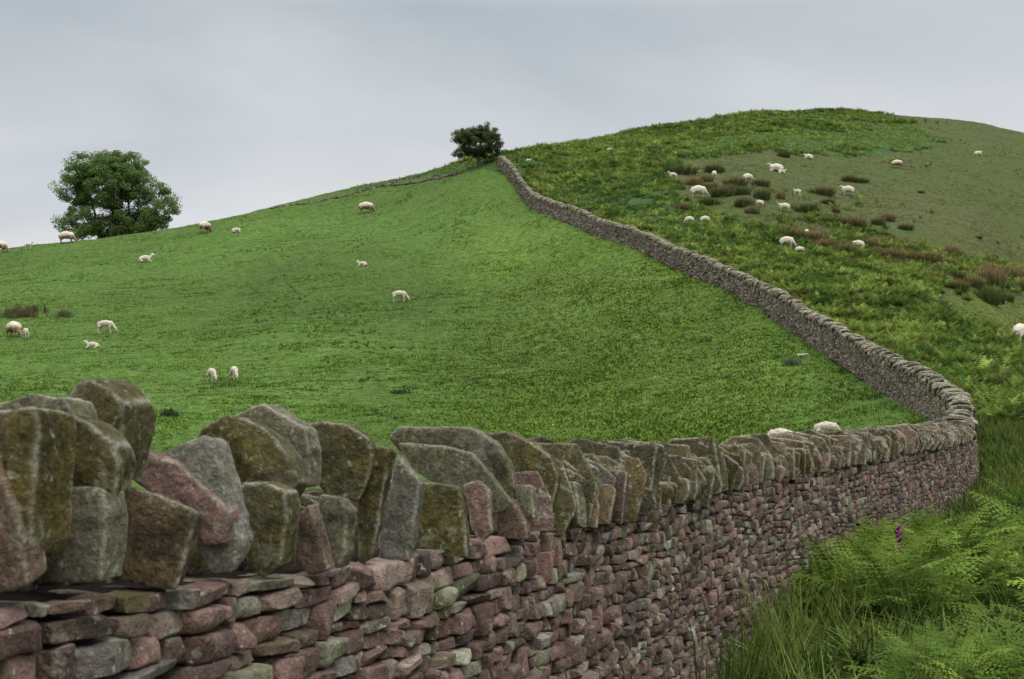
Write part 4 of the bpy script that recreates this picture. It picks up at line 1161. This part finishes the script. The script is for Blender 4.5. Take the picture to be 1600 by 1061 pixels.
# ------------------------------------------------------------------ rush tussocks on the hill
def tussock(seed, nb, brown):
    r = np.random.default_rng(seed); V, Fc, C = [], [], []
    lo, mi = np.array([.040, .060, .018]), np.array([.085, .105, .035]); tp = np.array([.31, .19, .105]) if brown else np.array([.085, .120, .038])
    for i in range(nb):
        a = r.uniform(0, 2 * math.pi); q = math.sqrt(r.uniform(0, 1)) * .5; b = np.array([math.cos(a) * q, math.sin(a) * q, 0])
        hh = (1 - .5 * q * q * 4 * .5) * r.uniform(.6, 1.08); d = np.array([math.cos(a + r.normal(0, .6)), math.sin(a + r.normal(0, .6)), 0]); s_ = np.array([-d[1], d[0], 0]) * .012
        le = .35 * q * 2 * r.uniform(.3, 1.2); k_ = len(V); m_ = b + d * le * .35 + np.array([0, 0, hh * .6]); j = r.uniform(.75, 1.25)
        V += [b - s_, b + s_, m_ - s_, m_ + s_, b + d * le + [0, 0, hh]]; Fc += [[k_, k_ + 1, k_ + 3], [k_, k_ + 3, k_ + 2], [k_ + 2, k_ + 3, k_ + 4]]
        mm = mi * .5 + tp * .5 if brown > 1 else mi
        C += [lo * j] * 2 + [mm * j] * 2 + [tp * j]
    return make_mesh('rush_tussock', np.array(V), np.array(Fc), M_rush, {'tint': np.array(C)}, smooth_=False, link=False)
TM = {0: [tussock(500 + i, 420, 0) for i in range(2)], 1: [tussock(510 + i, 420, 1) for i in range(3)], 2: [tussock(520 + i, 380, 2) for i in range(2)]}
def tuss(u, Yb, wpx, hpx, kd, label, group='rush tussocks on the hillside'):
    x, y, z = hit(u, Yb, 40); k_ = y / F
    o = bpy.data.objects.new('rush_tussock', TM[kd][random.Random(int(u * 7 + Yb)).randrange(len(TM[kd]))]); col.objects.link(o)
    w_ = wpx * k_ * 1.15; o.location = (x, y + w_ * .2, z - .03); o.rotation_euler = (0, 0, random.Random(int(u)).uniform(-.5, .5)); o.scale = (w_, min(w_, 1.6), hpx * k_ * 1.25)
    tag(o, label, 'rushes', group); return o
BG, BB, BP = 'dark green rush tussock on the hillside', 'brown tipped rush tussock on the hillside', 'pale straw brown rush tussock in the band below the open turf'
tuss(1058, 272, 52, 15, 0, 'long dark green rush clump at the left end of the open turf')
tuss(1225, 246, 17, 11, 0, 'lone dark tussock just under the upper bracken, left of the lying sheep')
tuss(1547, 475, 46, 26, 0, 'largest dark rush tussock, lowest of the clump on the right')
tuss(1285, 305, 34, 14, 1, 'wide rush tussock left of the ewe with the raised head')
tuss(1550, 449, 40, 34, 2, 'tall reddish brown tussock right behind the largest dark one')
for q in [(1117, 270, 26, 15, 1), (1085, 290, 22, 14, 2), (1103, 284, 20, 12, 2), (1108, 300, 28, 14, 0), (1130, 308, 30, 18, 1), (1150, 291, 30, 14, 1), (1190, 291, 24, 12, 1), (1107, 321, 30, 12, 0),
          (1068, 328, 22, 12, 2), (1165, 324, 28, 17, 1), (1192, 312, 22, 17, 0), (1176, 334, 20, 13, 2), (1220, 311, 12, 14, 2), (1328, 284, 20, 11, 1), (1346, 286, 20, 8, 0), (1262, 333, 32, 16, 0), (1294, 319, 18, 9, 1), (1307, 333, 11, 10, 1),
          (1140, 300, 24, 13, 1), (1160, 305, 22, 14, 0), (1300, 351, 26, 14, 1), (1335, 353, 38, 15, 2), (1373, 352, 18, 13, 1), (1388, 346, 20, 14, 2), (1417, 359, 20, 10, 1), (1370, 293, 0, 0, 0),
          (1380, 423, 14, 14, 1), (1465, 441, 24, 16, 1), (1488, 437, 34, 16, 0), (1500, 455, 26, 18, 1), (1522, 451, 30, 20, 1), (1576, 471, 16, 14, 1), (1585, 437, 26, 20, 2), (1600, 455, 16, 18, 1), (1540, 426, 46, 14, 2), (1470, 458, 12, 8, 1), (1530, 373, 10, 6, 1), (1555, 403, 8, 6, 1), (1510, 470, 12, 8, 1), (1312, 388, 30, 12, 1), (1440, 302, 9, 5, 1)]:
    if q[2]: tuss(*q, BG if q[4] == 0 else BB)
for q in [(1240, 373, 34, 15, 2), (1270, 378, 34, 17, 2), (1295, 388, 30, 15, 2), (1325, 398, 24, 18, 1), (1355, 387, 34, 15, 2), (1392, 383, 30, 12, 2), (1395, 404, 38, 15, 2), (1420, 392, 24, 12, 2), (1447, 409, 42, 17, 2), (1487, 401, 24, 19, 2), (1370, 398, 22, 12, 2), (1475, 414, 26, 10, 2)]:
    tuss(*q, BP)

# small dry tufts scattered thinly over the turf
x, y = scatter(9000, 1000, 1720, 55, 200, 95, .8); zn, u_, Y_p = zone_of(x, y); r = np.random.default_rng(96)
pk_ = (zn == 1) & (r.uniform(0, 1, len(x)) < .05 + .35 * smooth(.1, .6, fbm(x * .12, y * .12, seed=97)) * smooth(260, 400, Y_p) + .8 * inpoly(u_, Y_p, MIXED)); x, y = x[pk_], y[pk_]
dt = [tuft(470 + i, 24, 1, .03, .28, .5, 2) for i in range(4)]; q = r.uniform(0, 1, (len(x), 1))
v, f, c_ = multi(dt, ground_pts(x, y, -.02), r.uniform(.16, .44, len(x)), r.uniform(0, 6.28, len(x)), None, np.array([.22, .14, .075]) * q + np.array([.085, .100, .035]) * (1 - q), 98)
o = make_mesh('dry_grass_tufts', v, f, M_rush, {'tint': c_}, smooth_=False); tag(o, 'small dry brown and olive grass tufts dotted over the hillside turf', 'grass', kind='stuff'); print('dry', len(x))

# ------------------------------------------------------------------ small things in the field
def rubble(name, P0, P1, n, hgt, seed, label):
    """a low broken line of stones along the ground between two ground points"""
    r = np.random.default_rng(seed); root = empty(name, P0); tag(root, label, 'stone wall')
    t = np.sort(r.uniform(0, 1, n)); x = P0[0] + (P1[0] - P0[0]) * t + r.normal(0, .12, n); y = P0[1] + (P1[1] - P0[1]) * t + r.normal(0, .12, n)
    z = H(x, y) + r.uniform(0, hgt, n) * (.6 + .4 * np.sin(t * 23 + seed))
    d = np.array([P1[0] - P0[0], P1[1] - P0[1], 0]); d /= np.linalg.norm(d); T = np.repeat(d[None], n, 0); S = np.stack([T[:, 1], -T[:, 0], T[:, 2]], 1)
    v, f, c_ = bake_stones(np.stack([x, y, z], 1), T, S, r.uniform([.12, .12, .06], [.24, .18, .10], (n, 3)), 2, stone_cols(r, n, .3, .2) * .55, seed, .01)
    make_mesh('stones', v - np.array(P0), f, M_far, {'tint': c_}, parent=root); return root
rubble('ruined_wall', hit(600, 290, 90), hit(716, 272, 90), 200, .10, 31, 'low tumbled stone line running left from below the hawthorn tree')
rubble('ruined_wall', hit(424, 326, 90), hit(590, 293, 90), 90, .04, 32, 'scattered stones along the skyline left of the tumbled stone line')
r = np.random.default_rng(9)
px_, py_, pz_ = hit(1255, 556, 30)
v, f, c_ = bake_stones(np.array([[px_, py_, pz_ + .03]]), np.array([[.98, .2, 0]]), np.array([[.2, -.98, 0]]), np.array([[.20, .12, .05]]), 5, np.array([[.55, .52, .46]]), 5, .01)
o = make_mesh('stone', v, f, M_far, {'tint': c_}); tag(o, 'pale flat stone lying in the field near the inner side of the wall', 'stone')
px_, py_, pz_ = hit(1068, 296, 60)
# weeds
wd_t = [tuft(450 + i, 30, 1, .05, .35, .6, 2) for i in range(4)]
def weeds(u, Yb, wpx, hpx, ca, cb, n, seed, label):
    r = np.random.default_rng(seed); x, y, z = hit(u, Yb, 34); k_ = y / F; q = r.uniform(0, 1, (n, 1))
    xs = x + r.normal(0, .26, n) * wpx * k_; ys = y + r.normal(0, .3, n) * min(wpx * k_, 2)
    v, f, c_ = multi(wd_t, ground_pts(xs, ys, -.02) , np.stack([np.full(n, .35), np.full(n, .35), hpx * k_ * r.uniform(.6, 1.2, n)], 1), r.uniform(0, 6.28, n), r.normal(0, .2, (n, 2)), np.array(ca) * (1 - q) + np.array(cb) * q, seed)
    o = make_mesh('weed_clump', v, f, M_leaf, {'tint': c_}, smooth_=False); tag(o, label, 'weeds')
weeds(30, 493, 60, 14, (.13, .085, .055), (.07, .09, .035), 46, 61, 'brownish weed patch near the left edge above the ewe and lamb')
weeds(102, 494, 16, 10, (.14, .095, .06), (.08, .10, .04), 9, 62, 'small brownish weed clump right of the larger weed patch')
weeds(265, 650, 22, 12, (.035, .065, .028), (.06, .10, .04), 14, 63, 'dark weed clump in the grass below the two grazing lambs')
weeds(1238, 570, 13, 13, (.08, .11, .055), (.12, .15, .08), 6, 64, 'grey green thistle clump beside the pale flat stone')
weeds(622, 614, 22, 7, (.045, .08, .03), (.06, .10, .035), 8, 65, 'low dark weed clump in the field above the middle of the near wall')
# foxglove at the foot of the wall
fx, fy = 3.40, 12.60
fz = float(H(np.array([fx]), np.array([fy]))[0])
fg_ = empty('foxglove', (fx, fy, fz)); tag(fg_, 'single foxglove with magenta bells standing against the foot of the wall', 'flower')
v, f = tube([(0, 0, 0), (.02, 0, .2), (.01, 0, .45), (.03, 0, .6)], [.010, .009, .007, .003], 6)
make_mesh('stem', v, f, leafmat("foxglove_stem", 0), {'tint': np.repeat([[.08, .13, .05]], len(v), 0)}, parent=fg_)
Vs, Fs, o_ = [], [], 0
r = np.random.default_rng(3)
for i in range(26):
    h_ = .34 + .24 * i / 26; a = r.uniform(-2.6, -.4) ; L_ = .038 * (1.15 - .6 * i / 26); d = np.array([math.cos(a), math.sin(a), -.55]); p0 = np.array([.02, 0, h_])
    v, f = tube([p0, p0 + d * L_ * .4, p0 + d * L_ * .9, p0 + d * L_ * 1.05], [.006, .011, .013, .017], 7); Vs.append(v); Fs.append(f + o_); o_ += len(v)
mfx = Mat("foxglove_petal", .6, .3); mfx.color(mfx.mix(mfx.noise(40), (.30, .06, .20), (.38, .11, .28)))
make_mesh('flowers', np.vstack(Vs), np.vstack(Fs), mfx.m, parent=fg_)
# darker rank patches in the pasture
x, y = scatter(16000, -40, 1480, 42, 150, 87, 1.1); dW = wall_dist(x, y); r = np.random.default_rng(88)
pk_ = (dW < -.6) & (fbm(x * .5, y * .35, seed=89, oct=3) + .5 * vnoise(x * .09, y * .09, seed=90) + .10 * r.normal(size=len(x)) > .42); x, y = x[pk_], y[pk_]
q = r.uniform(0, 1, (len(x), 1)); v, f, c_ = multi([tuft(480 + i, 12, 1, .08, .35, .7, 2) for i in range(4)], ground_pts(x, y, -.01), np.stack([r.uniform(.10, .2, len(x))] * 2 + [r.uniform(.07, .16, len(x))], 1), r.uniform(0, 6.28, len(x)), None, np.array([.026, .058, .010]) * (1 - q) + np.array([.070, .100, .018]) * q, 4)
o = make_mesh('rank_grass', v, f, M_grass, {'tint': c_}, smooth_=False); tag(o, 'longer darker grass patches scattered over the grazed field', 'grass', kind='stuff'); print('rank', len(x))
# white clover heads and scraps of wool dotted over the pasture
x, y = scatter(900, 0, 1300, 40, 130, 77, 1.0); dW = wall_dist(x, y); k_ = dW < -1; x, y = x[k_][:170], y[k_][:170]
v, f, c_ = multi([(np.array([(-1, 0, 0), (1, 0, 0), (0, .6, 1.), (0, -.8, .3)], float), np.array([[0, 1, 2], [0, 3, 1], [0, 2, 3], [1, 3, 2]]), np.ones((4, 3)))], ground_pts(x, y, .05), r.uniform(.02, .05, len(x)), r.uniform(0, 6.28, len(x)), None, np.repeat([[.6, .58, .52]], len(x), 0), 3)
o = make_mesh('white_clover', v, f, M_grass, {'tint': c_}, smooth_=False); tag(o, 'tiny white flower heads dotted in the pasture', 'flowers', kind='stuff')
